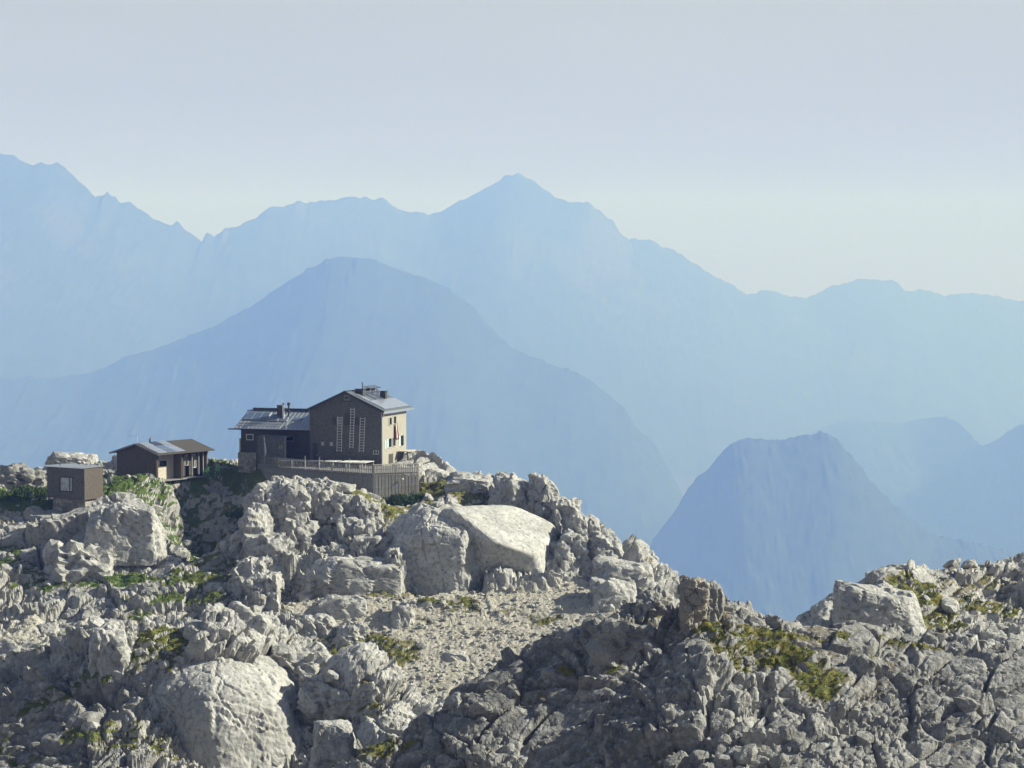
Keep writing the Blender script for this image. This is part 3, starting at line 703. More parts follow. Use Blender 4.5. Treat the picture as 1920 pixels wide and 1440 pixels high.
crag(560, 1250, 166, 110, 70, 4, 99); crag(620, 1310, 160, 110, 60, 4, 100); crag(395, 1185, 172, 96, 22, 2.5, 101, 'flat dark slab lying above the ribbed dome', amp=0.5)
crag(205, 1215, 169, 70, 80, 3, 102, 'broken rock step with an upright face above the left foreground'); crag(240, 1195, 171, 26, 40, 1.5, 103, sub=4)
crag(235, 985, 252, 130, 92, 7, 104, 'broad grey slab hump below the box hut', amp=0.45); crag(150, 1055, 244, 110, 60, 5, 105);
crag(133, 864, 292, 92, 30, 5, 109, 'pale rounded rock on the skyline behind the box hut', amp=0.5)
crag(25, 893, 292, 110, 34, 5, 110)
crag(1645, 1150, 141, 158, 84, 4.2, 111, 'big rounded grey boulder where the foreground ridge meets the right hill', amp=0.35)
crag(1170, 1195, 126.5, 120, 60, 3.2, 115)
# upright stump-like rock on the foreground ridge
big_rock('boulder', 1302, 1118, 126.6, [(1,-0.1,-0.12,0.78),(-1,-0.1,-0.05,0.86),(0,-1,-0.1,0.8),(0,1,0,0.8),(0.1,0,1,1.25),(0,0,-1,2.2),(0.7,-0.3,0.7,1.12),(-0.6,-0.4,0.75,1.25),(0.6,-.7,-.5,.95)], 5, 121,
         'upright brown stump-like rock standing alone on the foreground crest', amp=0.9, size=1.6, mat=rock_mat('brown_weathered_limestone', False, (0.62, 0.55, 0.48)))
crag(1335, 1125, 130, 44, 66, 2.4, 122, amp=0.4)

# ---- loose stones: the largest one by one, the multitude as one mass
SR = random.Random(11)
PROT = []
for k in range(14):
    pl = rand_planes(SR, 7, 1.0, SR.uniform(0.65, 1.0), SR.uniform(0.45, 0.8))
    V, Fc = rock_shape(pl, 3 if k < 8 else 2, 18)
    V = rock_detail(V, Fc, 200 + k, 0.9, 0.7)
    me = mesh_np('stone', V, Fc, False); me.materials.append(M_ROCK); med = me.copy(); med.materials.clear(); med.materials.append(M_ROCKD); PROT.append((me, med))
LOWP = []
for k in range(10):
    pl = rand_planes(SR, 6, 1.0, SR.uniform(0.6, 1.0), SR.uniform(0.4, 0.8))
    V, Fc = rock_shape(pl, 1, 18); V = V * (1 + 0.12 * np.random.RandomState(k).randn(len(V), 1)); LOWP.append((V, Fc))
_RS = np.random.RandomState(7)
def visible_spots(n, fx0, fx1, fy0, fy1, want):
    """random ground points whose picture position falls in a window; want(turf, scree) -> keep probability"""
    out = []
    idx = _RS.randint(0, NR * NC, n * 30)
    d = TYf[idx] * CP - TZf[idx] * SP
    px = 960 + 3840 * TXf[idx] / d; py = 720 - 3840 * (TYf[idx] * SP + TZf[idx] * CP) / d
    # even density over the picture rather than over the mesh
    dens = np.clip(TYf[idx] / 300.0, 0.15, 1.0)
    ok = (px > fx0) & (px < fx1) & (py > fy0) & (py < fy1) & (PADM[idx] < 0.15) & (TZf[idx] > -75) & (_RS.rand(len(idx)) < want(GR[idx], SCR[idx]))
    return idx[ok][:n]
i_big = visible_spots(262, -30, 1950, 880, 1460, lambda g, s: (0.28 + 0.1 * g) * (1 - 0.75 * s))
for i in i_big:
    x, y, z = float(TXf[i]), float(TYf[i]), float(TZf[i])
    sc = (0.34 + 0.75 * SR.random() ** 2.2) * (0.75 if y < 140 else 1.15)
    o = link('stone', PROT[SR.randrange(14)][1 if (y < 140 and x > -10) else 0], None, ground, (x, y, z + sc * 0.12))
    o.rotation_euler = (SR.uniform(-.4, .4), SR.uniform(-.4, .4), SR.uniform(0, 6.28)); o.scale = (sc * SR.uniform(.8, 1.3), sc * SR.uniform(.8, 1.2), sc * SR.uniform(.7, 1.1))
def mass(name, idx, smin, smax, power, mat, proto, sink=0.1, flat=1.0):
    VV, FF, n = [], [], 0
    for i in idx:
        V, Fc = proto[SR.randrange(len(proto))]
        sc = smin + (smax - smin) * SR.random() ** power
        a, b, c = SR.uniform(0, 6.28), SR.uniform(-.5, .5), SR.uniform(-.5, .5)
        R = np.array((Matrix.Rotation(a, 3, 'Z') @ Matrix.Rotation(b, 3, 'X') @ Matrix.Rotation(c, 3, 'Y')))
        VV.append((V * [sc * SR.uniform(.8, 1.3), sc, sc * flat * SR.uniform(.7, 1.1)]) @ R.T + [TXf[i], TYf[i], TZf[i] + sc * sink]); FF.append(Fc + n); n += len(V)
    o = link(name, mesh_np(name, np.concatenate(VV), np.concatenate(FF), False), mat, ground)
    return tag(o, kind='stuff')
i_s = visible_spots(3600, -80, 2000, 880, 1470, lambda g, s: 0.12 + 0.9 * s + 0.06 * g)
_nr = (TYf[i_s] < 140) & (TXf[i_s] > -10)
mass('loose_stones', i_s[~_nr], 0.10, 0.42, 2.2, M_ROCK, LOWP)
mass('loose_stones', i_s[_nr], 0.08, 0.32, 2.2, M_ROCKD, LOWP)
i_s2 = visible_spots(2600, 560, 1230, 1100, 1320, lambda g, s: s)
mass('scree_stones', i_s2, 0.09, 0.30, 2.0, rock_mat('warm_scree_stone', False, (1.06, 1.03, 0.95)), LOWP)
# ---- short turf tufts
def turf():
    idx = _RS.randint(0, NR * NC, 900000)
    idx = idx[(GR[idx] > 0.55) & (PADM[idx] < 0.2) & (np.abs(TXf[idx] / TYf[idx]) < 0.27)]
    near_ = TYf[idx] < 190
    idx = np.concatenate([idx[near_][:12000], idx[~near_][:9000]])
    n = len(idx)
    K = 4
    base = np.stack([TXf[idx], TYf[idx], TZf[idx]], -1)
    h = (0.05 + 0.10 * _RS.rand(n)) * np.where(TYf[idx] < 190, 1.0, 1.6)
    VV = np.empty((n, K, 3, 3)); 
    for k in range(K):
        a = _RS.rand(n) * 6.283; off = np.stack([np.cos(a), np.sin(a), 0 * a], -1) * (0.10 * _RS.rand(n))[:, None]
        w = np.stack([-np.sin(a), np.cos(a), 0 * a], -1) * (h * 0.30)[:, None]
        tip = np.stack([np.cos(a) * h * 0.6, np.sin(a) * h * 0.6, h], -1)
        VV[:, k, 0] = base + off - w - [0, 0, 0.03]; VV[:, k, 1] = base + off + w - [0, 0, 0.03]; VV[:, k, 2] = base + off + tip
    co = VV.reshape(-1, 3); f = np.arange(len(co)).reshape(-1, 3)
    m, nt, b = new_mat('grass_blades')
    p = wpos(nt)
    sp = nd(nt, 'ShaderNodeSeparateXYZ'); nt.links.new(p, sp.inputs[0])
    g1 = ramp(nt, noise_tex(nt, 1.3, 5, 0.65, p), [(0.3, (0.07, 0.085, 0.022)), (0.5, (0.12, 0.125, 0.034)), (0.66, (0.20, 0.17, 0.06))])
    g2 = ramp(nt, noise_tex(nt, 1.0, 5, 0.65, p), [(0.3, (0.05, 0.085, 0.018)), (0.7, (0.11, 0.15, 0.036))])
    lush = ramp(nt, mathn(nt, 'MULTIPLY', mathn(nt, 'ADD', sp.outputs[0], 60.0), 1 / 60.0), [(0.25, (1, 1, 1)), (0.6, (0, 0, 0))])
    nt.links.new(mixc(nt, lush, g1, g2), b.inputs['Base Color']); b.inputs['Roughness'].default_value = 0.8; b.inputs['Specular IOR Level'].default_value = 0.1
    tag(link('grass', mesh_np('grass', co, f, False), m), 'short alpine turf growing between the rocks', 'grass', kind='stuff')
turf()
# ---- dwarf pines
def shrub(px, py, Y, rx, ry, rz_, n, seed, label):
    p = at(px, py, Y); zz = ground_z(p.x, Y)
    rs = np.random.RandomState(seed)
    e = bpy.data.objects.new('dwarf_pine', None); COL.objects.link(e); e.location = (p.x, Y, zz)
    tag(e, label, 'shrub', 'dwarf pines')
    d = rs.randn(n, 3); d /= np.linalg.norm(d, axis=1, keepdims=True); d[:, 2] = np.abs(d[:, 2])
    r = rs.rand(n, 1) ** 0.4
    lump = 1 + 0.35 * vnoise(d[:, 0] * 2.5, d[:, 1] * 2.5, d[:, 2] * 2.5, seed)[:, None]
    c = d * r * lump * [rx, ry, rz_]
    u = rs.randn(n, 3); u[:, 2] += 1.4; u /= np.linalg.norm(u, axis=1, keepdims=True); v = np.cross(u, rs.randn(n, 3)); v /= np.linalg.norm(v, axis=1, keepdims=True)
    s = (0.10 + 0.14 * rs.rand(n, 1))
    co = np.stack([c - v * s * .45, c + v * s * .45, c + u * s * 1.7], 1).reshape(-1, 3)
    me = mesh_np('foliage', co, np.arange(3 * n).reshape(-1, 3), False); me.materials.append(M_PINE); link('foliage', me, None, e)
    VV, FF, k = [], [], 0
    for q in range(7):
        a = rs.rand() * 6.28; tip = np.array([math.cos(a) * rx * .7, math.sin(a) * ry * .7, rz_ * .6])
        for t0, t1, w0, w1 in ((0, .5, .06, .045), (.5, 1, .045, .02)):
            A, B = tip * t0 * [1, 1, t0], tip * t1 * [1, 1, t1]
            for cc, w in ((A, w0), (B, w1)): VV += [cc + [w, 0, 0], cc + [-w * .5, w * .8, 0], cc + [-w * .5, -w * .8, 0]]
            FF += [[k, k+1, k+4, k+3], [k+1, k+2, k+5, k+4], [k+2, k, k+3, k+5]]; k += 6
    me = mesh_np('stem', np.array(VV), np.array(FF), False); me.materials.append(simple_mat('pine_bark', (0.10, 0.075, 0.055))); link('stem', me, None, e)
M_PINE = simple_mat('dwarf_pine_needles', (0.06, 0.095, 0.028), 0.75, 0.45, 2.0, 0.0, 0.15)
shrub(748, 938, 258.5, 2.3, 1.6, 1.3, 2600, 1, 'dark green dwarf pine at the foot of the board fence')
shrub(782, 936, 260, 1.3, 1.2, 0.9, 1300, 2, 'smaller dwarf pine right of the one at the fence foot')
shrub(60, 935, 265, 4.0, 2.5, 1.3, 3600, 3, 'wide dwarf pine thicket left of the box hut')
shrub(10, 945, 263, 3.0, 2.2, 1.2, 2600, 4, 'dwarf pine at the left picture edge below the skyline rocks')
shrub(455, 905, 272, 2.2, 1.6, 1.0, 1500, 7, 'dwarf pine in the shade below the stone base of the wing')

# ------------------------------------------------------------------ building materials
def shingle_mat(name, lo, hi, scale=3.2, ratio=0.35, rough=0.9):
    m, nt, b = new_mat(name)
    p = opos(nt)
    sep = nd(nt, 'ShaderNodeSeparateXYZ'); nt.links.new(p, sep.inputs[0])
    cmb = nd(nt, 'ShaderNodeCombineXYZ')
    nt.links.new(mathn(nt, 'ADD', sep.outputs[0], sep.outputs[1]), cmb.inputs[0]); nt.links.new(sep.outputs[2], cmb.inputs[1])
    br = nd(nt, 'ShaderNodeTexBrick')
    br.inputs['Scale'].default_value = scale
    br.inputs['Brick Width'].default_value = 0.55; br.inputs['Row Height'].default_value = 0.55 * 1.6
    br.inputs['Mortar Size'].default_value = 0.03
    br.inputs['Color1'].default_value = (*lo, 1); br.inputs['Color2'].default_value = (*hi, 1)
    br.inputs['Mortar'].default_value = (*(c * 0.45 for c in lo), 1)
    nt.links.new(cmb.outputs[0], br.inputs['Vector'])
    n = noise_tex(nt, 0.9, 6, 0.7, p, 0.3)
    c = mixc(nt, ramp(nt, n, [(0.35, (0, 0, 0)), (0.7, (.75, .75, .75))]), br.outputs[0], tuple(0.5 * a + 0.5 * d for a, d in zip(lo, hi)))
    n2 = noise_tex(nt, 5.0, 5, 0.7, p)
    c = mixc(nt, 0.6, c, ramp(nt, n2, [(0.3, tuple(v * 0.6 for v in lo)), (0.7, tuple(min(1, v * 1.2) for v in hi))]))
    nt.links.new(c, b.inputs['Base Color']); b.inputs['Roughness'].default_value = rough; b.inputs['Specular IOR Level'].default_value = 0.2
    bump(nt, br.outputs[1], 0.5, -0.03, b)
    return m
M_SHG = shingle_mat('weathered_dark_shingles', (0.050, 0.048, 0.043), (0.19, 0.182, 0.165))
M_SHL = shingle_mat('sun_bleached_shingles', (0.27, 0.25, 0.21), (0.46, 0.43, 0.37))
M_WOODD = simple_mat('dark_weathered_timber', (0.07, 0.063, 0.054), 0.85, 0.3, 6.0)
M_WOODG = simple_mat('grey_weathered_boards', (0.225, 0.22, 0.21), 0.85, 0.3, 5.0)
M_WOODM = simple_mat('brown_weathered_boards', (0.115, 0.092, 0.068), 0.85, 0.3, 5.0)
M_WOODP = simple_mat('pale_bare_timber', (0.52, 0.47, 0.40), 0.8, 0.2, 5.0)
M_METAL = simple_mat('grey_sheet_metal_roof', (0.40, 0.43, 0.46), 0.38, 0.10, 1.5, 0.75)
M_METALB = simple_mat('bright_sheet_metal', (0.72, 0.75, 0.80), 0.33, 0.06, 1.5, 0.85)
M_DARKMETAL = simple_mat('dark_painted_metal', (0.05, 0.05, 0.055), 0.5, 0.2, 3.0, 0.3)
M_STEEL = simple_mat('stainless_steel', (0.75, 0.76, 0.78), 0.18, 0.05, 3.0, 1.0)
M_ALU = simple_mat('aluminium', (0.62, 0.62, 0.61), 0.45, 0.08, 4.0, 0.3)
M_PV = simple_mat('photovoltaic_cells', (0.028, 0.04, 0.085), 0.14, 0.2, 1.2, 0.0, 0.8)
M_THERM = simple_mat('glazed_collector', (0.10, 0.14, 0.22), 0.12, 0.15, 0.7, 0.0, 0.9)
M_GLASS = simple_mat('window_glass', (0.02, 0.024, 0.03), 0.08, 0.2, 1.0, 0.0, 0.7)
M_GLASSL = simple_mat('sky_reflection_glass', (0.30, 0.32, 0.33), 0.1, 0.35, 1.4, 0.0, 0.8)  # pale base colour paints a bright sky reflection into the pane
M_WHITE = simple_mat('white_paint', (0.72, 0.71, 0.68), 0.6, 0.06, 2.0)
M_CREAM = simple_mat('pale_shutter_paint', (0.42, 0.44, 0.42), 0.7, 0.1, 2.0)
M_BLUEW = simple_mat('pale_blue_shutter', (0.48, 0.60, 0.66), 0.7, 0.08, 2.0)
M_RED = simple_mat('red_flag_cloth', (0.20, 0.035, 0.035), 0.85, 0.15, 3.0)
M_WHITEC = simple_mat('white_flag_cloth', (0.74, 0.72, 0.68), 0.85, 0.06, 3.0)
M_GREEN = simple_mat('green_chair_plastic', (0.10, 0.28, 0.10), 0.5, 0.1, 2.0)
M_YEL = simple_mat('yellow_sign_paint', (0.40, 0.34, 0.06), 0.6, 0.1, 3.0)
M_BRICK = simple_mat('sooty_masonry', (0.075, 0.068, 0.064), 0.9, 0.25, 4.0)
def stone_wall_mat():
    m, nt, b = new_mat('rubble_masonry')
    p = opos(nt)
    v = nd(nt, 'ShaderNodeTexVoronoi'); v.inputs['Scale'].default_value = 2.2; nt.links.new(p, v.inputs['Vector'])
    ve = nd(nt, 'ShaderNodeTexVoronoi', feature='DISTANCE_TO_EDGE'); ve.inputs['Scale'].default_value = 2.2; nt.links.new(p, ve.inputs['Vector'])
    sp = nd(nt, 'ShaderNodeSeparateColor'); nt.links.new(v.outputs['Color'], sp.inputs[0])
    c = ramp(nt, sp.outputs[0], [(0.1, (0.20, 0.19, 0.17)), (0.6, (0.36, 0.33, 0.28)), (0.9, (0.45, 0.42, 0.37))])
    c = mixc(nt, ramp(nt, ve.outputs['Distance'], [(0.02, (1, 1, 1)), (0.06, (0, 0, 0))]), c, (0.24, 0.225, 0.20))
    nt.links.new(c, b.inputs['Base Color']); b.inputs['Roughness'].default_value = 0.95
    bump(nt, mathn(nt, 'MINIMUM', ve.outputs['Distance'], 0.1), 0.8, 0.3, b)
    return m
M_STONE = stone_wall_mat()

# ------------------------------------------------------------------ building helpers (coordinates in the thing's own frame)
def frame(name, origin, deg):
    e = bpy.data.objects.new(name, None); COL.objects.link(e)
    e.location = origin; e.rotation_euler = (0, 0, -math.radians(deg)); e.empty_display_size = 0.5
    return e
BOXF = np.array([[0,3,2,1],[4,5,6,7],[0,1,5,4],[1,2,6,5],[2,3,7,6],[3,0,4,7]])
def box_arr(x0, x1, y0, y1, z0, z1):
    return np.array([[x0,y0,z0],[x1,y0,z0],[x1,y1,z0],[x0,y1,z0],[x0,y0,z1],[x1,y0,z1],[x1,y1,z1],[x0,y1,z1]], float)
class MB:
    def __init__(s): s.v = []; s.f = []; s.n = 0
    def box(s, x0, x1, y0, y1, z0, z1):
        s.v += box_arr(min(x0,x1), max(x0,x1), min(y0,y1), max(y0,y1), min(z0,z1), max(z0,z1)).tolist()
        s.f += (BOXF + s.n).tolist(); s.n += 8; return s
    def hexa(s, pts):
        s.v += [list(p) for p in pts]; s.f += (BOXF + s.n).tolist(); s.n += 8; return s
    def bar(s, a, b, w, h=None, up=(0, 0, 1)):
        h = h or w; a = Vector(a); b = Vector(b); d = (b - a).normalized(); u = Vector(up)
        if abs(d.dot(u)) > 0.95: u = Vector((0, 1, 0))
        r = d.cross(u).normalized(); u = r.cross(d).normalized()
        p = [a - r*w/2 - u*h/2, a + r*w/2 - u*h/2, b + r*w/2 - u*h/2, b - r*w/2 - u*h/2, a - r*w/2 + u*h/2, a + r*w/2 + u*h/2, b + r*w/2 + u*h/2, b - r*w/2 + u*h/2]
        return s.hexa(p)
    def prism(s, poly, axis, lo, hi):
        """poly: 2-D points; axis 'y' -> (x,z) extruded along y, axis 'x' -> (y,z) along x, axis 'z' -> (x,y) along z"""
        k = len(poly)
        def P(p, w): return [p[0], w, p[1]] if axis == 'y' else ([w, p[0], p[1]] if axis == 'x' else [p[0], p[1], w])
        s.v += [P(p, lo) for p in poly] + [P(p, hi) for p in poly]
        n = s.n
        s.f += [[n + i for i in range(k)], [n + k + i for i in reversed(range(k))]]
        s.f += [[n + (i + 1) % k, n + i, n + k + i, n + k + (i + 1) % k] for i in range(k)]
        s.n += 2 * k; return s
    def tube(s, pts, r, seg=8, cap=True):
        pts = [Vector(p) for p in pts]
        rr = r if isinstance(r, (list, tuple)) else [r] * len(pts)
        n0 = s.n
        for i, p in enumerate(pts):
            d = (pts[min(i + 1, len(pts) - 1)] - pts[max(i - 1, 0)]).normalized()
            u = Vector((0, 0, 1)) if abs(d.z) < 0.9 else Vector((0, 1, 0))
            a = d.cross(u).normalized(); b = a.cross(d)
            for k in range(seg):
                t = 2 * math.pi * k / seg
                s.v.append(list(p + (a * math.cos(t) + b * math.sin(t)) * rr[i]))
        for i in range(len(pts) - 1):
            for k in range(seg):
                s.f.append([n0 + i*seg + k, n0 + i*seg + (k+1) % seg, n0 + (i+1)*seg + (k+1) % seg, n0 + (i+1)*seg + k])
        if cap:
            s.f.append([n0 + k for k in range(seg)]); s.f.append([n0 + (len(pts)-1)*seg + k for k in reversed(range(seg))])
        s.n += len(pts) * seg; return s
    def mesh(s, name, mat):
        me = bpy.data.meshes.new(name); me.from_pydata(s.v, [], s.f); me.update()
        bm = bmesh.new(); bm.from_mesh(me); bmesh.ops.recalc_face_normals(bm, faces=bm.faces); bm.to_mesh(me); bm.free()
        me.materials.append(mat); return me
    def build(s, name, mat, parent=None, loc=None):
        return link(name, s.mesh(name, mat), None, parent, loc)
def bx(name, mat, parent, *c): return MB().box(*c).build(name, mat, parent)
def wall_holes(m, axis, w0, w1, a0, a1, z0, z1, holes):
    """a slab with rectangular openings; axis 'x': wall runs along y at x in w0..w1, 'y': runs along x"""
    A = sorted(set([a0, a1] + [h[0] for h in holes] + [h[1] for h in holes]))
    Z = sorted(set([z0, z1] + [h[2] for h in holes] + [h[3] for h in holes]))
    for i in range(len(A) - 1):
        for j in range(len(Z) - 1):
            ca, cz = (A[i] + A[i+1]) / 2, (Z[j] + Z[j+1]) / 2
            if any(h[0] < ca < h[1] and h[2] < cz < h[3] for h in holes): continue
            if axis == 'x': m.box(w0, w1, A[i], A[i+1], Z[j], Z[j+1])
            else: m.box(A[i], A[i+1], w0, w1, Z[j], Z[j+1])
    return m
def window(parent, axis, w, out, a0, a1, z0, z1, fmat, cross=True, name='window', depth=0.14, fw=0.07):
    """frame set back in an opening; w = wall face, out = +1/-1 outward direction"""
    m = MB()
    f0, f1 = w - out * depth, w - out * (depth - 0.08)
    def B(mm, p, q, r, s, lo, hi):
        if axis == 'x': mm.box(lo, hi, p, q, r, s)
        else: mm.box(p, q, lo, hi, r, s)
    B(m, a0, a0 + fw, z0, z1, f0, f1); B(m, a1 - fw, a1, z0, z1, f0, f1)
    B(m, a0 + fw, a1 - fw, z0, z0 + fw, f0, f1); B(m, a0 + fw, a1 - fw, z1 - fw, z1, f0, f1)
    if cross:
        c = (a0 + a1) / 2; B(m, c - 0.03, c + 0.03, z0 + fw, z1 - fw, f0, f1)
    o = m.build(name, fmat, parent)
    g = MB(); B(g, a0 + fw * 0.5, a1 - fw * 0.5, z0 + fw * 0.5, z1 - fw * 0.5, f0 + out * 0.02, f0 + out * 0.035)
    g.build('pane', M_GLASS, o)
    return o
def panel(parent, P, U, V, du, dv, mat, fmat, nu, nv, t=0.07, name='solar_panel'):
    """framed flat panel on a slope: corner P, directions U, V (unit), size du x dv; its cells are set in one by one"""
    P, U, V = Vector(P), Vector(U).normalized(), Vector(V).normalized(); N = U.cross(V).normalized()
    if N.z < 0: N = -N
    def q(mm, a0, a1, b0, b1, t0, t1):
        pts = [P + U*a + V*b + N*tt for tt in (t0, t1) for a, b in ((a0, b0), (a1, b0), (a1, b1), (a0, b1))]
        mm.hexa(pts)
    m = MB(); q(m, 0, du, 0, dv, 0, t)
    o = m.build(name, fmat, parent)
    g = MB(); e = 0.035
    for i in range(nu):
        for j in range(nv):
            q(g, du*i/nu + e, du*(i+1)/nu - e, dv*j/nv + e, dv*(j+1)/nv - e, t - 0.02, t + 0.006)
    g.build('cells', mat, o)
    return o

# ------------------------------------------------------------------ the main hut
HO = at(716, 864, 275)
HUT = frame('mountain_hut', HO, 19)
tag(HUT, 'large dark-shingled mountain hut with gabled metal roof and a lower wing on its left', 'hut')
W0, HL, EV, RX, SLP, AP = -10.6, 8.8, 6.62, -5.3, 0.45, 9.28
def rz(x): return AP - SLP * abs(x - RX)
gh = [(-10.2, -9.45, -0.6, 2.15), (-9.0, -8.5, 1.85, 2.35), (-7.72, -7.18, 1.83, 2.32), (-1.24, -0.42, 0.86, 1.36), (-7.2, -6.0, 4.7, 5.75), (-5.42, -4.1, 4.7, 6.3), (-3.86, -2.6, 4.72, 5.72)]
m = wall_holes(MB(), 'y', 0, 0.3, W0, 0, -2.0, 6.5, gh)
m.prism([(W0, 6.5), (0, 6.5), (0, rz(0) - 0.2), (RX + 0.55, 8.62 + 0.1), (RX + 0.55, 8.1), (RX - 0.25, 8.1), (RX - 0.25, 8.72), (RX - 0.25, rz(RX - 0.25) - 0.2), (W0, rz(W0) - 0.2)], 'y', 0, 0.3)
m.prism([(RX - 0.25, 8.72), (RX + 0.55, 8.72), (RX + 0.55, rz(RX + 0.55) - 0.2), (RX, rz(RX) - 0.2), (RX - 0.25, rz(RX - 0.25) - 0.2)], 'y', 0, 0.3)
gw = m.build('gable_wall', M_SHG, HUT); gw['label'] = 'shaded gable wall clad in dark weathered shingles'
rwin = [(2.65, 3.4, 4.66, 5.62), (4.2, 5.0, 4.72, 5.7), (2.3, 3.3, 1.62, 2.8), (3.88, 4.75, 1.68, 2.8), (6.62, 7.7, 1.5, 2.92)]
m = wall_holes(MB(), 'x', -0.3, 0, 0.3, HL, -2.0, rz(0) - 0.2, rwin)
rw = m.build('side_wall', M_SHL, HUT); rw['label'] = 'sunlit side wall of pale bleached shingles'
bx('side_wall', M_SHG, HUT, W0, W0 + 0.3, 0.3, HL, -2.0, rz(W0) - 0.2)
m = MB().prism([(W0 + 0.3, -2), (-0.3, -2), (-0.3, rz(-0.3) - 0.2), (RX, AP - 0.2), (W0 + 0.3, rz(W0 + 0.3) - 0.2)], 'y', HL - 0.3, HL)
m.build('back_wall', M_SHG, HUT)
m = MB().box(W0 + 0.3, -0.3, 0.6, HL - 0.3, -0.8, -0.6).box(W0 + 0.3, -0.3, 0.6, HL - 0.3, 3.3, 3.5)
m.build('floor', M_WOODD, HUT)
bx('corner_board', M_WOODP, HUT, -0.06, 0.03, -0.03, 0.06, -0.6, 6.7)
# roof: two slopes of metal sheets with standing seams
def slope(x0, x1, y0, y1, name, mat, th=0.16):
    m = MB().prism([(x0, rz(x0) - th), (x1, rz(x1) - th), (x1, rz(x1)), (x0, rz(x0))], 'y', y0, y1)
    return m.build(name, mat, HUT)
YF, YB = -0.38, 9.9
r1 = slope(RX, 0.5, YF, YB, 'roof', M_METAL); r2 = slope(W0 - 0.55, RX, YF, YB, 'roof', M_METAL)
for r, (a, b) in ((r1, (RX, 0.5)), (r2, (W0 - 0.55, RX))):
    y = YF + 0.3
    seam = None
    while y < YB:
        m = MB(); m.bar((a, y, rz(a) + 0.015), (b, y, rz(b) + 0.015), 0.03, 0.05)
        if seam is None: seam = m.mesh('seam', M_METAL); y00 = y
        o = link('seam', seam, None, r); o.location = (0, y - y00, 0)
        y += 0.62
m = MB().bar((RX, YF - 0.02, AP + 0.03), (RX, YB, AP + 0.03), 0.34, 0.07); m.build('ridge_cap', M_DARKMETAL, HUT)
for s, xe in ((1, 0.5), (-1, W0 - 0.55)):
    m = MB().bar((RX, YF - 0.05, AP - 0.10), (xe, YF - 0.05, rz(xe) - 0.10), 0.08, 0.30, (0, 0, 1)); m.build('barge_board', M_DARKMETAL, HUT)
g = MB().prism([(0.44, rz(0.5) - 0.34), (0.64, rz(0.5) - 0.34), (0.68, rz(0.5) - 0.16), (0.62, rz(0.5) - 0.16), (0.59, rz(0.5) - 0.28), (0.49, rz(0.5) - 0.28), (0.46, rz(0.5) - 0.16), (0.40, rz(0.5) - 0.16)], 'y', YF - 0.1, YB + 0.35)
g.build('gutter', M_METALB, HUT)
MB().bar((0.28, YF, rz(0.28) - 0.26), (0.28, YB, rz(0.28) - 0.26), 0.44, 0.05).build('soffit', M_WOODP, HUT)
MB().tube([(0.5, -0.2, rz(0.5) - 0.3), (0.3, -0.14, 6.1), (0.12, -0.12, 5.8), (0.12, -0.12, -0.6)], 0.06).build('downpipe', M_ALU, HUT)
# panels and chimneys on the lit slope
US, VS = (0, 1, 0), (1, 0, -SLP)
for k in range(4):
    panel(HUT, (-2.2, 0.9 + k * 2.22, rz(-2.2) + 0.05), US, VS, 2.18, 2.45, M_METALB, M_METALB, 1, 2, name='roof_collector')
for k in range(3):
    panel(HUT, (-4.35, 3.9 + k * 2.0, rz(-4.35) + 0.05), US, VS, 1.05, 2.1, M_PV, M_METALB, 2, 3)
panel(HUT, (-4.1, 0.75, rz(-4.1) + 0.05), US, VS, 1.0, 1.9, M_METALB, M_METALB, 1, 2, name='roof_collector')
panel(HUT, (-5.25, 6.2, 9.62), (0, 1, 0), (1, 0, -0.30), 3.9, 1.0, M_PV, M_DARKMETAL, 4, 1)
for y in (6.4, 8.1, 9.9):
    MB().bar((-5.2, y, 9.1), (-5.2, y, 9.62), 0.06).build('panel_strut', M_ALU, HUT); MB().bar((-4.35, y, 8.7), (-4.35, y, 9.36), 0.06).build('panel_strut', M_ALU, HUT)
c = MB().box(-4.75, -3.65, 2.1, 3.0, 8.2, 9.45).build('chimney', M_BRICK, HUT)
MB().box(-4.82, -3.58, 2.03, 3.07, 9.45, 9.53).build('chimney_cap', M_DARKMETAL, c)
MB().tube([(-3.85, 2.5, 9.5), (-3.85, 2.5, 10.1), (-3.92, 2.5, 10.3), (-3.9, 2.5, 10.5)], [0.08, 0.08, 0.09, 0.03]).build('stove_pipe', M_DARKMETAL, c)
c = MB().box(-2.95, -2.15, 6.5, 7.2, 7.4, 9.0).build('chimney', M_BRICK, HUT)
MB().box(-3.0, -2.1, 6.45, 7.25, 9.0, 9.07).build('chimney_cap', M_DARKMETAL, c)
# gable openings
d = bx('door', M_WOODD, HUT, -10.2, -9.45, 0.12, 0.18, -0.6, 2.15); bx('door_handle', M_ALU, d, -9.6, -9.56, 0.06, 0.12, 0.4, 0.55)
for h in gh[1:3]:
    w = window(HUT, 'y', 0, -1, *h, M_CREAM, cross=False); bx('shutter', M_CREAM, w, h[0] + 0.16, h[1], -0.05, -0.01, h[2], h[3])
w = window(HUT, 'y', 0, -1, *gh[3], M_WHITE, cross=True, depth=0.04, fw=0.06)
for h in gh[4:]:
    w = window(HUT, 'y', 0, -1, *h, M_WOODD)
    bx('shutter', M_WOODD, w, h[0] - 0.02, h[0] + (h[1] - h[0]) * 0.5 - 0.01, -0.06, -0.01, h[2], h[3]); bx('shutter', M_WOODG if h[0] < -7 else M_WOODD, w, h[0] + (h[1] - h[0]) * 0.5 + 0.01, h[1] + 0.02, -0.06, -0.01, h[2], h[3])
w = window(HUT, 'y', 0, -1, RX - 0.25, RX + 0.55, 8.1, 8.72, M_CREAM, cross=False, depth=0.1)
bx('window_ledge', M_WOODD, w, RX - 0.75, RX + 0.95, -0.16, -0.01, 7.88, 7.96)
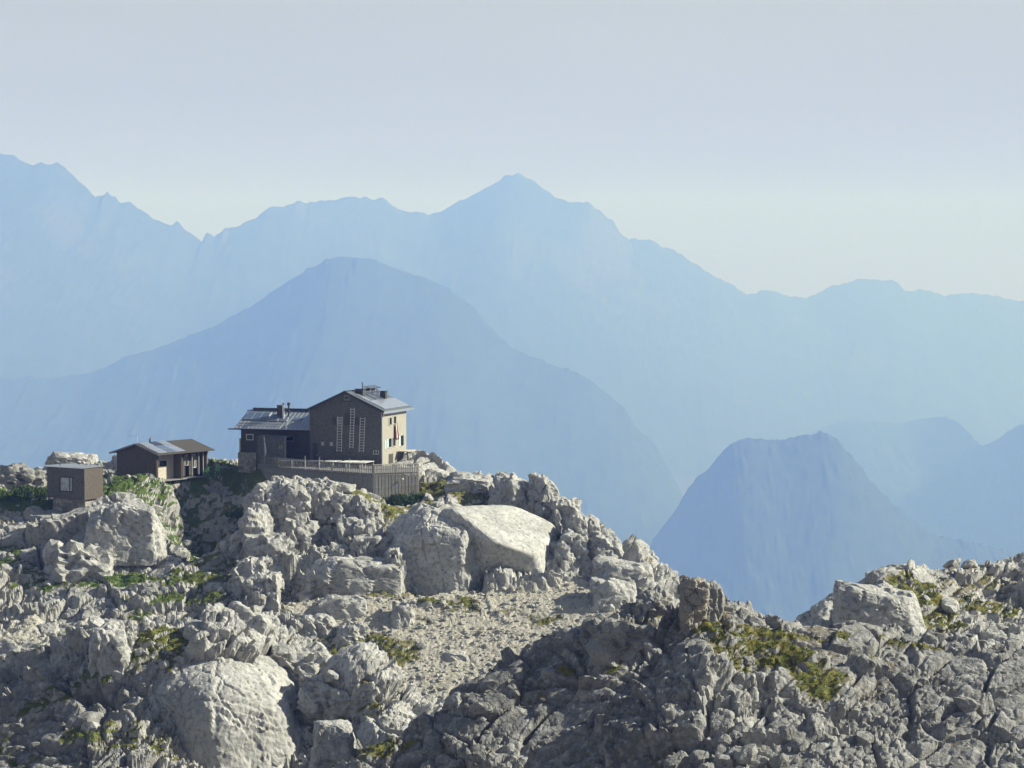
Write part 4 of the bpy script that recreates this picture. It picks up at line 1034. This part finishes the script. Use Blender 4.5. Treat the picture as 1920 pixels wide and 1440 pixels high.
# side windows with shutters
for h in rwin:
    w = window(HUT, 'x', 0, 1, *h, M_WOODD, depth=0.18)
    ww = (h[1] - h[0]) * 0.5
    bx('shutter', M_BLUEW if h[2] < 3 else M_SHL, w, 0.01, 0.05, h[0] - ww - 0.02, h[0] - 0.02, h[2], h[3])
    bx('shutter', M_SHL, w, 0.01, 0.05, h[1] + 0.02, h[1] + ww + 0.02, h[2], h[3])
    bx('window_sill', M_WOODP, w, 0.0, 0.12, h[0] - 0.05, h[1] + 0.05, h[2] - 0.06, h[2])
bx('shutter', M_BLUEW, HUT, 0.01, 0.05, 1.0, 1.42, 1.55, 2.65)
pr = MB().bar((0.9, 5.3, 0.88), (0.9, 8.4, 0.88), 1.5, 0.08).build('porch_roof', M_WOODP, HUT)
for y in (5.5, 6.9, 8.2): bx('porch_post', M_WOODD, HUT, 1.45, 1.57, y, y + 0.12, -1.2, 0.84)
bx('cellar_door', M_WOODD, HUT, 0.0, 0.05, 2.4, 3.9, -0.6, 0.7)
# ---- the lower wing
WX0, WX1, WY0, WE, WRY, WRZ = -21.4, W0, 0.8, 3.92, 4.9, 6.22
wh = [(-20.6, -19.5, 2.25, 3.07), (-14.6, -13.4, 2.24, 3.02), (-12.9, -11.9, -0.6, 1.6)]
wall_holes(MB(), 'y', WY0, WY0 + 0.3, WX0, WX1, 0.55, 3.75, wh[:2]).build('wing_wall', M_WOODD, HUT)
m = MB().box(WX0 - 0.42, -17.2, WY0 - 0.12, WY0 + 0.3, -3.2, 0.52).box(WX0 - 0.42, WX0, WY0 + 0.32, 8.4, -3.2, 2.45)
o = m.build('stone_base', M_STONE, HUT); o['label'] = 'rough stone masonry base under the wing'
bx('wing_wall', M_WOODD, HUT, -17.2, WX1, WY0, WY0 + 0.3, -2.0, 0.52)
MB().prism([(WY0 + 0.3, -2), (8.6, -2), (8.6, 3.7), (WRY, WRZ - 0.25), (WY0 + 0.3, 3.95)], 'x', WX0, WX0 + 0.3).build('wing_gable', M_SHG, HUT)
bx('wing_wall', M_WOODD, HUT, WX0 + 0.3, WX1, 8.3, 8.6, -2, 3.8)
def wz(y): return WE + (WRZ - WE) * (y - 0.2) / (WRY - 0.2)
m = MB().prism([(0.2, WE - 0.14), (WRY, WRZ - 0.14), (WRY, WRZ), (0.2, WE)], 'x', WX0 - 0.75, WX1 - 0.02); wr = m.build('wing_roof', M_METAL, HUT)
m = MB().prism([(WRY, WRZ - 0.14), (9.2, 3.7), (9.2, 3.84), (WRY, WRZ)], 'x', WX0 - 0.6, WX1 - 0.02); m.build('wing_roof', M_METAL, HUT)
MB().box(WX0 - 0.1, WX1 - 0.02, WRY - 0.12, WRY + 0.14, WRZ + 0.01, WRZ + 0.28).build('ridge_cap', M_DARKMETAL, HUT)
x = WX0 - 0.5
sm_ = None
while x < WX1 - 0.2:
    if sm_ is None: sm_ = MB().bar((x, 0.22, wz(0.22) + 0.02), (x, WRY - 0.14, wz(WRY - 0.14) + 0.02), 0.035, 0.05).mesh('seam', M_METAL); x00 = x
    o = link('seam', sm_, None, wr); o.location = (x - x00, 0, 0); x += 0.6
for y in (0.9, 1.45): MB().bar((WX0 - 0.7, y, wz(y) + 0.09), (-15.5, y, wz(y) + 0.09), 0.05, 0.08).build('snow_guard', M_ALU, HUT)
MB().tube([(WX0 - 1.6, 0.1, WE - 0.13), (WX1 - 0.05, 0.1, WE - 0.13)], 0.09, 6).build('wing_gutter', M_DARKMETAL, HUT)
UW, VW = (1, 0, 0), (0, 1, (WRZ - WE) / (WRY - 0.2))
panel(HUT, (-21.75, 2.25, wz(2.25) + 0.10), UW, VW, 3.5, 1.95, M_THERM, M_ALU, 3, 1)
panel(HUT, (-17.95, 2.05, wz(2.05) + 0.10), UW, VW, 1.5, 1.75, M_THERM, M_ALU, 1, 1)
panel(HUT, (-16.35, 2.05, wz(2.05) + 0.06), UW, VW, 1.3, 0.75, M_THERM, M_ALU, 2, 1, name='skylight')
panel(HUT, (-14.2, 2.35, wz(2.35) + 0.06), UW, VW, 1.2, 0.6, M_THERM, M_ALU, 1, 1, name='skylight')
c = MB().box(-16.95, -16.15, 3.0, 3.8, 4.9, 6.95).build('chimney', M_BRICK, HUT)
MB().box(-17.0, -16.1, 2.95, 3.85, 6.95, 7.02).build('chimney_cap', M_DARKMETAL, c)
fl = MB().tube([(-15.9, 2.9, 5.2), (-15.9, 2.9, 7.1)], 0.14, 10).build('steel_flue', M_STEEL, HUT)
MB().tube([(-15.9, 2.9, 7.1), (-15.9, 2.9, 7.22), (-15.9, 2.9, 7.4)], [0.2, 0.26, 0.05], 10).build('cowl', M_STEEL, fl)
fl = MB().tube([(-15.35, 3.4, 5.3), (-15.35, 3.4, 7.0)], 0.12, 10).build('steel_flue', M_DARKMETAL, HUT)
MB().tube([(-15.35, 3.4, 7.0), (-15.35, 3.4, 7.4)], 0.22, 10).build('cowl', M_DARKMETAL, fl)
MB().tube([(-16.3, 3.2, 6.9), (-16.3, 3.2, 8.0)], 0.035, 6).build('mast', M_ALU, HUT)
MB().tube([(-16.05, 3.2, 6.9), (-16.05, 3.2, 7.75)], 0.03, 6).build('mast', M_ALU, HUT)
window(HUT, 'y', WY0, -1, *wh[0], M_WHITE, cross=False, depth=0.05, fw=0.09)
window(HUT, 'y', WY0, -1, *wh[1], M_WOODG, cross=False, depth=0.06, fw=0.07)
m = MB().prism([(6.4, 3.4), (8.6, 3.4), (8.6, 5.9), (6.4, 5.9)], 'x', WX0 - 0.9, WX0 + 2.2); o = m.build('rear_dormer', M_SHG, HUT)
MB().box(WX0 - 1.7, WX0 + 2.3, 6.2, 8.8, 5.92, 6.06).build('dormer_roof', M_DARKMETAL, o)
# windbreak porch before the wing
m = MB().box(-17.05, -12.95, -3.0, -2.88, -0.6, 3.0).box(-17.05, -16.93, -2.88, WY0, -0.6, 3.0)
po = m.build('porch_screen', M_SHG, HUT); po['label'] = 'shingled windbreak screen with a small yellow emblem'
bx('post', M_WOODG, po, -12.95, -12.8, -3.02, -2.86, -0.6, 3.1)
bx('post', M_WOODD, po, -17.25, -17.08, -3.05, -2.88, -2.6, 3.1)
bx('roof_edge', M_DARKMETAL, po, -17.15, -12.9, -3.1, WY0 - 0.02, 3.02, 3.10)
for i, (x, z, w_, h_) in enumerate(((-13.75, 1.75, 0.16, 0.16), (-13.75, 1.5, 0.12, 0.22), (-13.45, 1.8, 0.14, 0.16), (-13.45, 1.52, 0.16, 0.24))):
    bx('emblem_mark', M_YEL, po, x, x + w_, -3.03, -3.003, z, z + h_)

# ------------------------------------------------------------------ ladders hung on the gable
def ladder(x0t, x0b, zt, zb, wdt, n, label, nz=0):
    e = frame('ladder', HO, 19)
    tag(e, label, 'ladder', 'ladders hung on the gable wall')
    y = -0.10
    for k in (0, 1):
        MB().bar((x0t + k * wdt, y, zt), (x0b + k * wdt, y, zb), 0.075, 0.06, (0, 1, 0)).build('rail', M_ALU, e)
    rung = None
    for i in range(n):
        f = (i + 0.5) / n
        x = x0t + (x0b - x0t) * f; z = zt + (zb - zt) * f
        if rung is None: rung = MB().bar((0.03, 0, 0), (wdt - 0.03, 0, 0), 0.045, 0.06).mesh('rung', M_ALU)
        o = link('rung', rung, None, e); o.location = (x, y, z)
ladder(-6.41, -6.55, 5.87, 1.06, 0.67, 13, 'aluminium ladder hung left of the middle one on the gable wall')
ladder(-4.46, -4.68, 7.04, 1.58, 0.53, 15, 'longest aluminium ladder, middle of three on the gable wall')
ladder(-3.08, -3.29, 5.80, 1.10, 0.68, 13, 'aluminium ladder hung nearest the lit corner of the gable wall')

# ------------------------------------------------------------------ flag hanging from the side window
fe = frame('flag', HO, 19)
tag(fe, 'red and white flag hanging limp from an upper window of the lit side wall', 'flag')
def cloth(y0t, y1t, y0b, y1b, zt, zb, xo, mat, name='stripe'):
    nu, nv = 7, 12; v = []
    for j in range(nv + 1):
        f = j / nv
        for i in range(nu + 1):
            g_ = i / nu
            y = (y0t + (y0b - y0t) * f) * (1 - g_) + (y1t + (y1b - y1t) * f) * g_
            v.append([xo + 0.09 * math.sin(g_ * 9 + f * 2.0) * (0.4 + f), y, zt + (zb - zt) * f])
    me = mesh_np(name, np.array(v), grid_faces(nv + 1, nu + 1), True)
    me.materials.append(mat); o = link(name, me, None, fe); s_ = o.modifiers.new('thickness', 'SOLIDIFY'); s_.thickness = 0.02
    return o
cloth(4.30, 4.52, 4.25, 4.62, 4.6, 2.75, 0.16, M_RED)
cloth(4.54, 4.75, 4.64, 5.05, 4.6, 2.65, 0.18, M_WHITEC)
cloth(4.77, 4.95, 5.07, 5.55, 4.6, 2.55, 0.20, M_RED)
MB().tube([(0.02, 4.62, 4.62), (0.55, 4.62, 4.75)], 0.03, 6).build('flag_pole', M_WOODP, fe)

# ------------------------------------------------------------------ terrace: deck, fence and what stands on it
FC, FL, FR = at(700, 872, 263.0), at(497, 858, 274.6), at(785, 869.5, 265.2)
ZR = -22.79
DECK = ZR - 1.10
def hpt(x, y): 
    a = math.radians(19); return Vector((HO.x + x * math.cos(a) + y * math.sin(a), HO.y - x * math.sin(a) + y * math.cos(a), 0))
H0, H1, H2 = hpt(0, -0.15), hpt(-12.5, -0.15), hpt(-16.8, -2.7)
ter = bpy.data.objects.new('terrace', None); COL.objects.link(ter); ter.location = (0, 0, 0)
tag(ter, 'timber terrace before the hut behind a tall grey picket and board fence', 'terrace')
def inset(p, q, d): 
    n = Vector((-(q.y - p.y), q.x - p.x, 0)).normalized(); return n * d
poly = [(FL.x + .15, FL.y + .1), (FC.x, FC.y + .15), (FR.x - .1, FR.y + .1), (FR.x - 1.2, FR.y + 6.5), (H0.x + 0.6, H0.y), (H0.x, H0.y), (H1.x, H1.y), (H2.x, H2.y)]
MB().prism(poly, 'z', DECK - 0.12, DECK).build('deck', M_WOODG, ter)
# joists show as dark slots between deck planks is too fine here; the fence is picked apart board by board
rng = random.Random(5)
def fence_run(A, B, npk, nbd, zb_a, zb_b, mat, rail_mat):
    A = Vector((A.x, A.y, 0)); B = Vector((B.x, B.y, 0)); L = (B - A).length; d = (B - A) / L
    n = Vector((d.y, -d.x, 0))
    if n.y > 0: n = -n
    ang = math.atan2(d.y, d.x)
    def piece(name, me, s, off, z, rz_=0.0):
        o = link(name, me, None, ter); p = A + d * s + n * off; o.location = (p.x, p.y, z); o.rotation_euler = (0, rng.uniform(-0.008, 0.008), ang + rz_); return o
    pk = [MB().box(-0.055, 0.055, -0.012, 0.012, 0, h).mesh('picket', mat) for h in (1.40, 1.43, 1.38)]
    for i in range(npk):
        piece('picket', pk[i % 3], L * (i + 0.5) / npk + rng.uniform(-0.02, 0.02), 0.06, ZR - 1.40 + rng.uniform(-0.015, 0.015))
    for i in range(nbd):
        f = (i + 0.5) / nbd
        zb = zb_a + (zb_b - zb_a) * f
        me = MB().box(-L / nbd * 0.46, L / nbd * 0.46, -0.012, 0.012, 0, ZR - 1.42 - zb).mesh('board', mat)
        piece('board', me, L * f, 0.02 + 0.025 * (i % 2), zb)
    for z, w in ((ZR + 0.01, 0.14), (ZR - 0.62, 0.07), (ZR - 1.36, 0.10)):
        me = MB().box(0, L, -w / 2, w / 2, 0, 0.07 if z > ZR - 1 else 0.10).mesh('rail', rail_mat)
        o = link('rail', me, None, ter); o.location = (A.x, A.y, z); o.rotation_euler = (0, 0, ang)
    k = max(2, int(L / 2.2))
    for i in range(k + 1):
        me = MB().box(-0.06, 0.06, -0.06, 0.06, 0, 4.2).mesh('fence_post', rail_mat)
        o = link('fence_post', me, None, ter); p = A + d * (L * i / k) - n * 0.09; o.location = (p.x, p.y, ZR - 4.25); o.rotation_euler = (0, 0, ang)
fence_run(FL, FC, 62, 84, ZR - 3.4, ZR - 4.6, M_WOODG, M_WOODG)
fence_run(FC, FR, 25, 27, ZR - 4.6, ZR - 4.3, M_WOODG, M_WOODP)
# short return at the left end
fence_run(Vector((H2.x, H2.y, 0)), FL, 8, 9, ZR - 3.4, ZR - 3.4, M_WOODG, M_WOODG)
# tables with white tops
def table(px, py, Y, wdt, dep, deg, label):
    p = at(px, py, Y); e = frame('terrace_table', (p.x, p.y, DECK), deg)
    tag(e, label, 'table', 'white tables on the terrace')
    for k in range(4):
        bx('tabletop_board', M_WHITE, e, -wdt/2, wdt/2, -dep/2 + dep*k/4 + 0.01, -dep/2 + dep*(k+1)/4 - 0.01, 0.72, 0.76)
    for sx in (-1, 1):
        for sy in (-1, 1): bx('leg', M_WOODP, e, sx*(wdt/2 - 0.12) - 0.04, sx*(wdt/2 - 0.12) + 0.04, sy*(dep/2 - 0.15) - 0.04, sy*(dep/2 - 0.15) + 0.04, 0, 0.72)
    for sy in (-1, 1):
        bx('apron', M_WOODP, e, -wdt/2 + 0.15, wdt/2 - 0.15, sy*(dep/2 - 0.15) - 0.02, sy*(dep/2 - 0.15) + 0.02, 0.62, 0.715)
for px, lab in ((536, 'white-topped table behind the fence nearest the porch screen'), (564, 'second white-topped table from the porch screen behind the fence'), (592, 'white-topped table behind the fence below the small gable windows'),
                (622, 'white-topped table behind the fence below the left ladder'), (654, 'white-topped table behind the fence below the middle ladder'), (682, 'white-topped table nearest the fence corner below the lit end of the gable')):
    f = (px - 536) / 146.0
    table(px, 866, 275.0 - 2.6 * f, 1.85, 3.0 if px > 600 else 1.4, 19, lab)
# slender parasol stands
for px, Y, h, lab in ((572, 269.6, 1.75, 'thin bare parasol pole standing leftmost behind the fence'), (599, 268.4, 1.7, 'thin bare parasol pole second from the left behind the fence'), (655, 266.8, 1.65, 'thin bare parasol pole before the white middle table'), (679, 266.0, 1.45, 'thin short parasol pole nearest the fence corner')):
    p = at(px, 866, Y); e = frame('parasol_pole', (p.x, p.y, DECK), 0); tag(e, lab, 'pole', 'bare parasol poles on the terrace')
    MB().tube([(0, 0, 0.1), (0, 0, h)], 0.028, 8).build('pole', M_ALU, e)
    MB().tube([(0, 0, 0), (0, 0, 0.06), (0, 0, 0.14)], [0.24, 0.22, 0.05], 12).build('base', M_ROCK, e)
# lamp on the fence and the white mast by the porch
p = at(755, 898, 264.25); e = frame('fence_lamp', (p.x, p.y - 0.14, p.z - 0.12), 0); tag(e, 'small round white lamp fixed to the board fence', 'lamp')
MB().tube([(0, 0, 0), (0, 0, 0.05), (0, 0, 0.16), (0, 0, 0.24)], [0.07, 0.14, 0.14, 0.06], 12).build('globe', M_WHITE, e)
MB().tube([(0, 0.0, 0.24), (0, 0, 0.34), (0, 0.14, 0.38)], 0.02, 6).build('bracket', M_DARKMETAL, e)
pm = hpt(-15.6, -3.6); e = frame('furled_banner', (pm.x, pm.y, DECK), 19); tag(e, 'furled white banner on a leaning pole before the porch screen', 'banner')
MB().tube([(-0.1, 0, 0), (-0.1, 0, 3.75)], 0.03, 6).build('pole', M_ALU, e)
MB().tube([(-0.12, -0.03, 3.7), (-0.06, -0.04, 3.1), (0.10, -0.05, 2.4), (0.12, -0.04, 1.7), (0.10, -0.03, 1.2)], [0.07, 0.05, 0.07, 0.08, 0.03], 8).build('cloth', M_WHITEC, e)

# ------------------------------------------------------------------ timber shed with solar roof
SO = at(60 + 1120 / 4.8, 780 + 545 / 4.8, 272)
SH = frame('timber_shed', SO, 36)
tag(SH, 'low timber shed with vertical boards, solar roof and open bay left of the hut', 'shed')
SAP, SRX, SSL = 4.28, -3.6, 0.29
def sz(x): return SAP - SSL * abs(x - SRX)
nb_ = 27
for i in range(nb_):
    x0 = -7.6 + 7.6 * i / nb_; x1 = x0 + 7.6 / nb_
    top = min(sz(x0), sz(x1)) - 0.16
    if -7.05 < (x0 + x1) / 2 < -5.55: 
        MB().box(x0 + .008, x1 - .008, 0.02 + 0.03 * (i % 2), 0.06 + 0.03 * (i % 2), 2.36, top).build('board', M_WOODM, SH); continue
    MB().box(x0 + .008, x1 - .008, 0.02 + 0.03 * (i % 2), 0.06 + 0.03 * (i % 2), -0.9, top).build('board', M_WOODM, SH)
d = bx('door', M_WOODM, SH, -7.05, -5.55, 0.06, 0.11, -0.7, 2.34); bx('door_handle', M_DARKMETAL, d, -5.75, -5.7, 0.0, 0.06, 0.7, 0.85)
MB().prism([(-7.6, -1), (0, -1), (0, sz(0) - 0.2), (SRX, SAP - 0.2), (-7.6, sz(-7.6) - 0.2)], 'y', 0.12, 0.2).build('gable_frame', M_WOODD, SH)
bx('side_wall', M_WOODM, SH, -7.6, -7.5, 0.2, 9.5, -1, sz(-7.6) - 0.2)
MB().prism([(-7.5, -1), (0, -1), (0, sz(0) - 0.2), (SRX, SAP - 0.2), (-7.5, sz(-7.5) - 0.2)], 'y', 9.4, 9.5).build('back_wall', M_WOODM, SH)
# open bay with a set-back wall and window, then the veranda with posts
bay = wall_holes(MB(), 'x', -1.55, -1.45, 0.2, 4.6, -0.9, 3.5, [(1.95, 3.4, 1.05, 1.95)]).build('bay_wall', M_WOODP, SH); bay['label'] = 'pale inner wall of the open bay'
window(SH, 'x', -1.45, 1, 1.95, 3.4, 1.05, 1.95, M_WHITE, cross=False, depth=0.05)
bx('bay_partition', M_WOODM, SH, -1.45, 0.0, 4.6, 4.68, -0.6, 3.15)
for k in range(16):
    y = 4.7 + k * 0.29
    if 5.9 < y < 6.6 or 7.5 < y < 8.1: continue
    bx('board', M_WOODD, SH, -0.72, -0.68, y, y + 0.28, -0.4, 3.2)
window(SH, 'x', -0.68, 1, 5.95, 6.6, 1.0, 2.5, M_WHITE, depth=0.05); window(SH, 'x', -0.68, 1, 7.5, 8.1, 0.6, 2.5, M_WHITE, depth=0.05)
for y in (0.0, 4.62, 6.43, 7.7, 8.55, 9.38): bx('post', M_WOODG if y > 6 else M_WOODM, SH, -0.14, 0.0, y + 0.21, y + 0.35, -0.8 if y < 5 else -0.4, sz(0) - 0.2)
bx('wall_plate', M_WOODM, SH, -0.15, 0.01, 0.2, 9.7, sz(0) - 0.36, sz(0) - 0.18)
bx('veranda_floor', M_WOODG, SH, -1.45, 0.1, 0.2, 9.4, -0.75, -0.62)
SYF, SYB = -0.35, 10.2
for a, b_ in ((SRX, 0.85), (-8.6, SRX)):
    m = MB().prism([(a, sz(a) - 0.12), (b_, sz(b_) - 0.12), (b_, sz(b_)), (a, sz(a))], 'y', SYF, SYB); o = m.build('roof', M_WOODD, SH)
    MB().bar((a, SYF - 0.04, sz(a) - 0.08), (b_, SYF - 0.04, sz(b_) - 0.08), 0.06, 0.22).build('barge_board', M_WOODG, o)
UQ, VQ = (0, 1, 0), (1, 0, -SSL)
for k in range(3): panel(SH, (-2.0, -0.1 + k * 1.66, sz(-2.0) + 0.05), UQ, VQ, 1.62, 2.65, M_METALB if k != 1 else M_THERM, M_METALB, 1, 2, name='solar_panel')
panel(SH, (-3.5, 0.1, sz(-3.5) + 0.04), UQ, VQ, 1.7, 1.35, M_METALB, M_METALB, 1, 1, name='roof_sheet')
panel(SH, (-3.5, 2.0, sz(-3.5) + 0.04), UQ, VQ, 1.2, 1.35, M_PV, M_DARKMETAL, 2, 2)
panel(SH, (-3.5, 3.4, sz(-3.5) + 0.04), UQ, VQ, 1.5, 1.35, M_METALB, M_METALB, 1, 1, name='roof_sheet')
sp = MB().tube([(-4.3, 3.0, 3.9), (-4.3, 3.0, 4.72)], 0.11, 10).build('stove_pipe', M_DARKMETAL, SH)
MB().tube([(-4.3, 3.0, 4.72), (-4.3, 3.0, 4.95)], [0.17, 0.17], 10).build('cowl', M_STEEL, sp)
MB().tube([(-4.6, 1.0, 3.9), (-4.6, 1.0, 5.18), (-6.45, 1.0, 5.10)], 0.035, 6).build('antenna', M_ALU, SH)

# ------------------------------------------------------------------ shingled box hut on a stone plinth
BO = at(60 + 475 / 4.8, 780 + 835 / 4.8, 257)
BH = frame('lookout_hut', BO, 31)
tag(BH, 'small flat-roofed shingled box hut on a stone plinth with one large window', 'hut')
bwn = (-4.28, -2.0, 1.95, 3.94)
wall_holes(MB(), 'y', 0, 0.25, -6.35, 0, 1.1, 5.08, [bwn]).build('front_wall', M_SHG, BH)
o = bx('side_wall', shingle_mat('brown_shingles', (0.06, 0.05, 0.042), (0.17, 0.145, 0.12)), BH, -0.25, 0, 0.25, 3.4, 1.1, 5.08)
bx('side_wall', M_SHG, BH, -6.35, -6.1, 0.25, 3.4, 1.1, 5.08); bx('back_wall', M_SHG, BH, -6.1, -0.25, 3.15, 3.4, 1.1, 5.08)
bx('floor', M_WOODD, BH, -6.1, -0.25, 0.25, 3.15, 1.1, 1.25)
MB().prism([(-0.2, 5.10), (3.6, 5.10), (3.6, 5.16), (-0.2, 5.24)], 'x', -6.5, 0.12).build('roof', M_METAL, BH)
bx('roof_edge', M_METALB, BH, -6.55, 0.15, -0.24, -0.205, 5.08, 5.27)
w = window(BH, 'y', 0, -1, *bwn, M_DARKMETAL, cross=False, depth=0.1, fw=0.16)
w.children[0].data.materials[0] = M_GLASSL
bx('mullion', M_DARKMETAL, w, -2.62, -2.5, 0.02, 0.1, 2.05, 3.84)
pl_ = bx('plinth', M_STONE, BH, -5.8, -0.35, 0.45, 3.1, -1.6, 1.08); pl_['label'] = 'recessed stone plinth carrying the box'
MB().tube([(-4.4, 0.3, 5.2), (-4.4, 0.3, 6.0)], 0.05, 6).build('vent_pipe', M_DARKMETAL, BH)
bn = frame('wooden_bench', BO, 31); tag(bn, 'pale wooden bench against the plinth of the box hut', 'bench')
for k in range(3): bx('seat_slat', M_WOODG, bn, -3.55, -1.25, -0.55 + k * 0.16, -0.41 + k * 0.16, 0.16, 0.20)
for k in range(2): bx('back_slat', M_WOODG, bn, -3.55, -1.25, -0.06, -0.03, 0.32 + k * 0.16, 0.45 + k * 0.16)
for x in (-3.4, -1.5): bx('leg', M_WOODG, bn, x, x + 0.1, -0.5, -0.42, -0.9, 0.16); bx('leg', M_WOODG, bn, x, x + 0.1, -0.10, -0.02, -0.9, 0.62)

# ------------------------------------------------------------------ two green chairs on the meadow
def chair(px, py, Y, deg, label):
    p = at(px, py, Y); e = frame('garden_chair', (p.x, p.y, ground_z(p.x, p.y) if False else p.z), deg)
    tag(e, label, 'chair', 'green chairs on the meadow')
    bx('seat', M_GREEN, e, -0.27, 0.27, -0.27, 0.27, 0.42, 0.47)
    MB().hexa([(-0.27, 0.25, 0.47), (0.27, 0.25, 0.47), (0.27, 0.30, 0.47), (-0.27, 0.30, 0.47), (-0.25, 0.36, 1.05), (0.25, 0.36, 1.05), (0.25, 0.41, 1.05), (-0.25, 0.41, 1.05)]).build('backrest', M_GREEN, e)
    for sx in (-1, 1):
        bx('armrest', M_GREEN, e, sx * 0.30 - 0.03, sx * 0.30 + 0.03, -0.25, 0.28, 0.64, 0.68)
        for sy in (-1, 1): bx('leg', M_GREEN, e, sx * 0.27 - 0.025, sx * 0.27 + 0.025, sy * 0.25 - 0.025, sy * 0.25 + 0.025, -0.3, 0.64 if sy < 0 else 0.66)
chair(386, 890, 275.5, 25, 'left of two green garden chairs beside the shed')
chair(408, 889, 276.0, -10, 'right of two green garden chairs beside the shed')
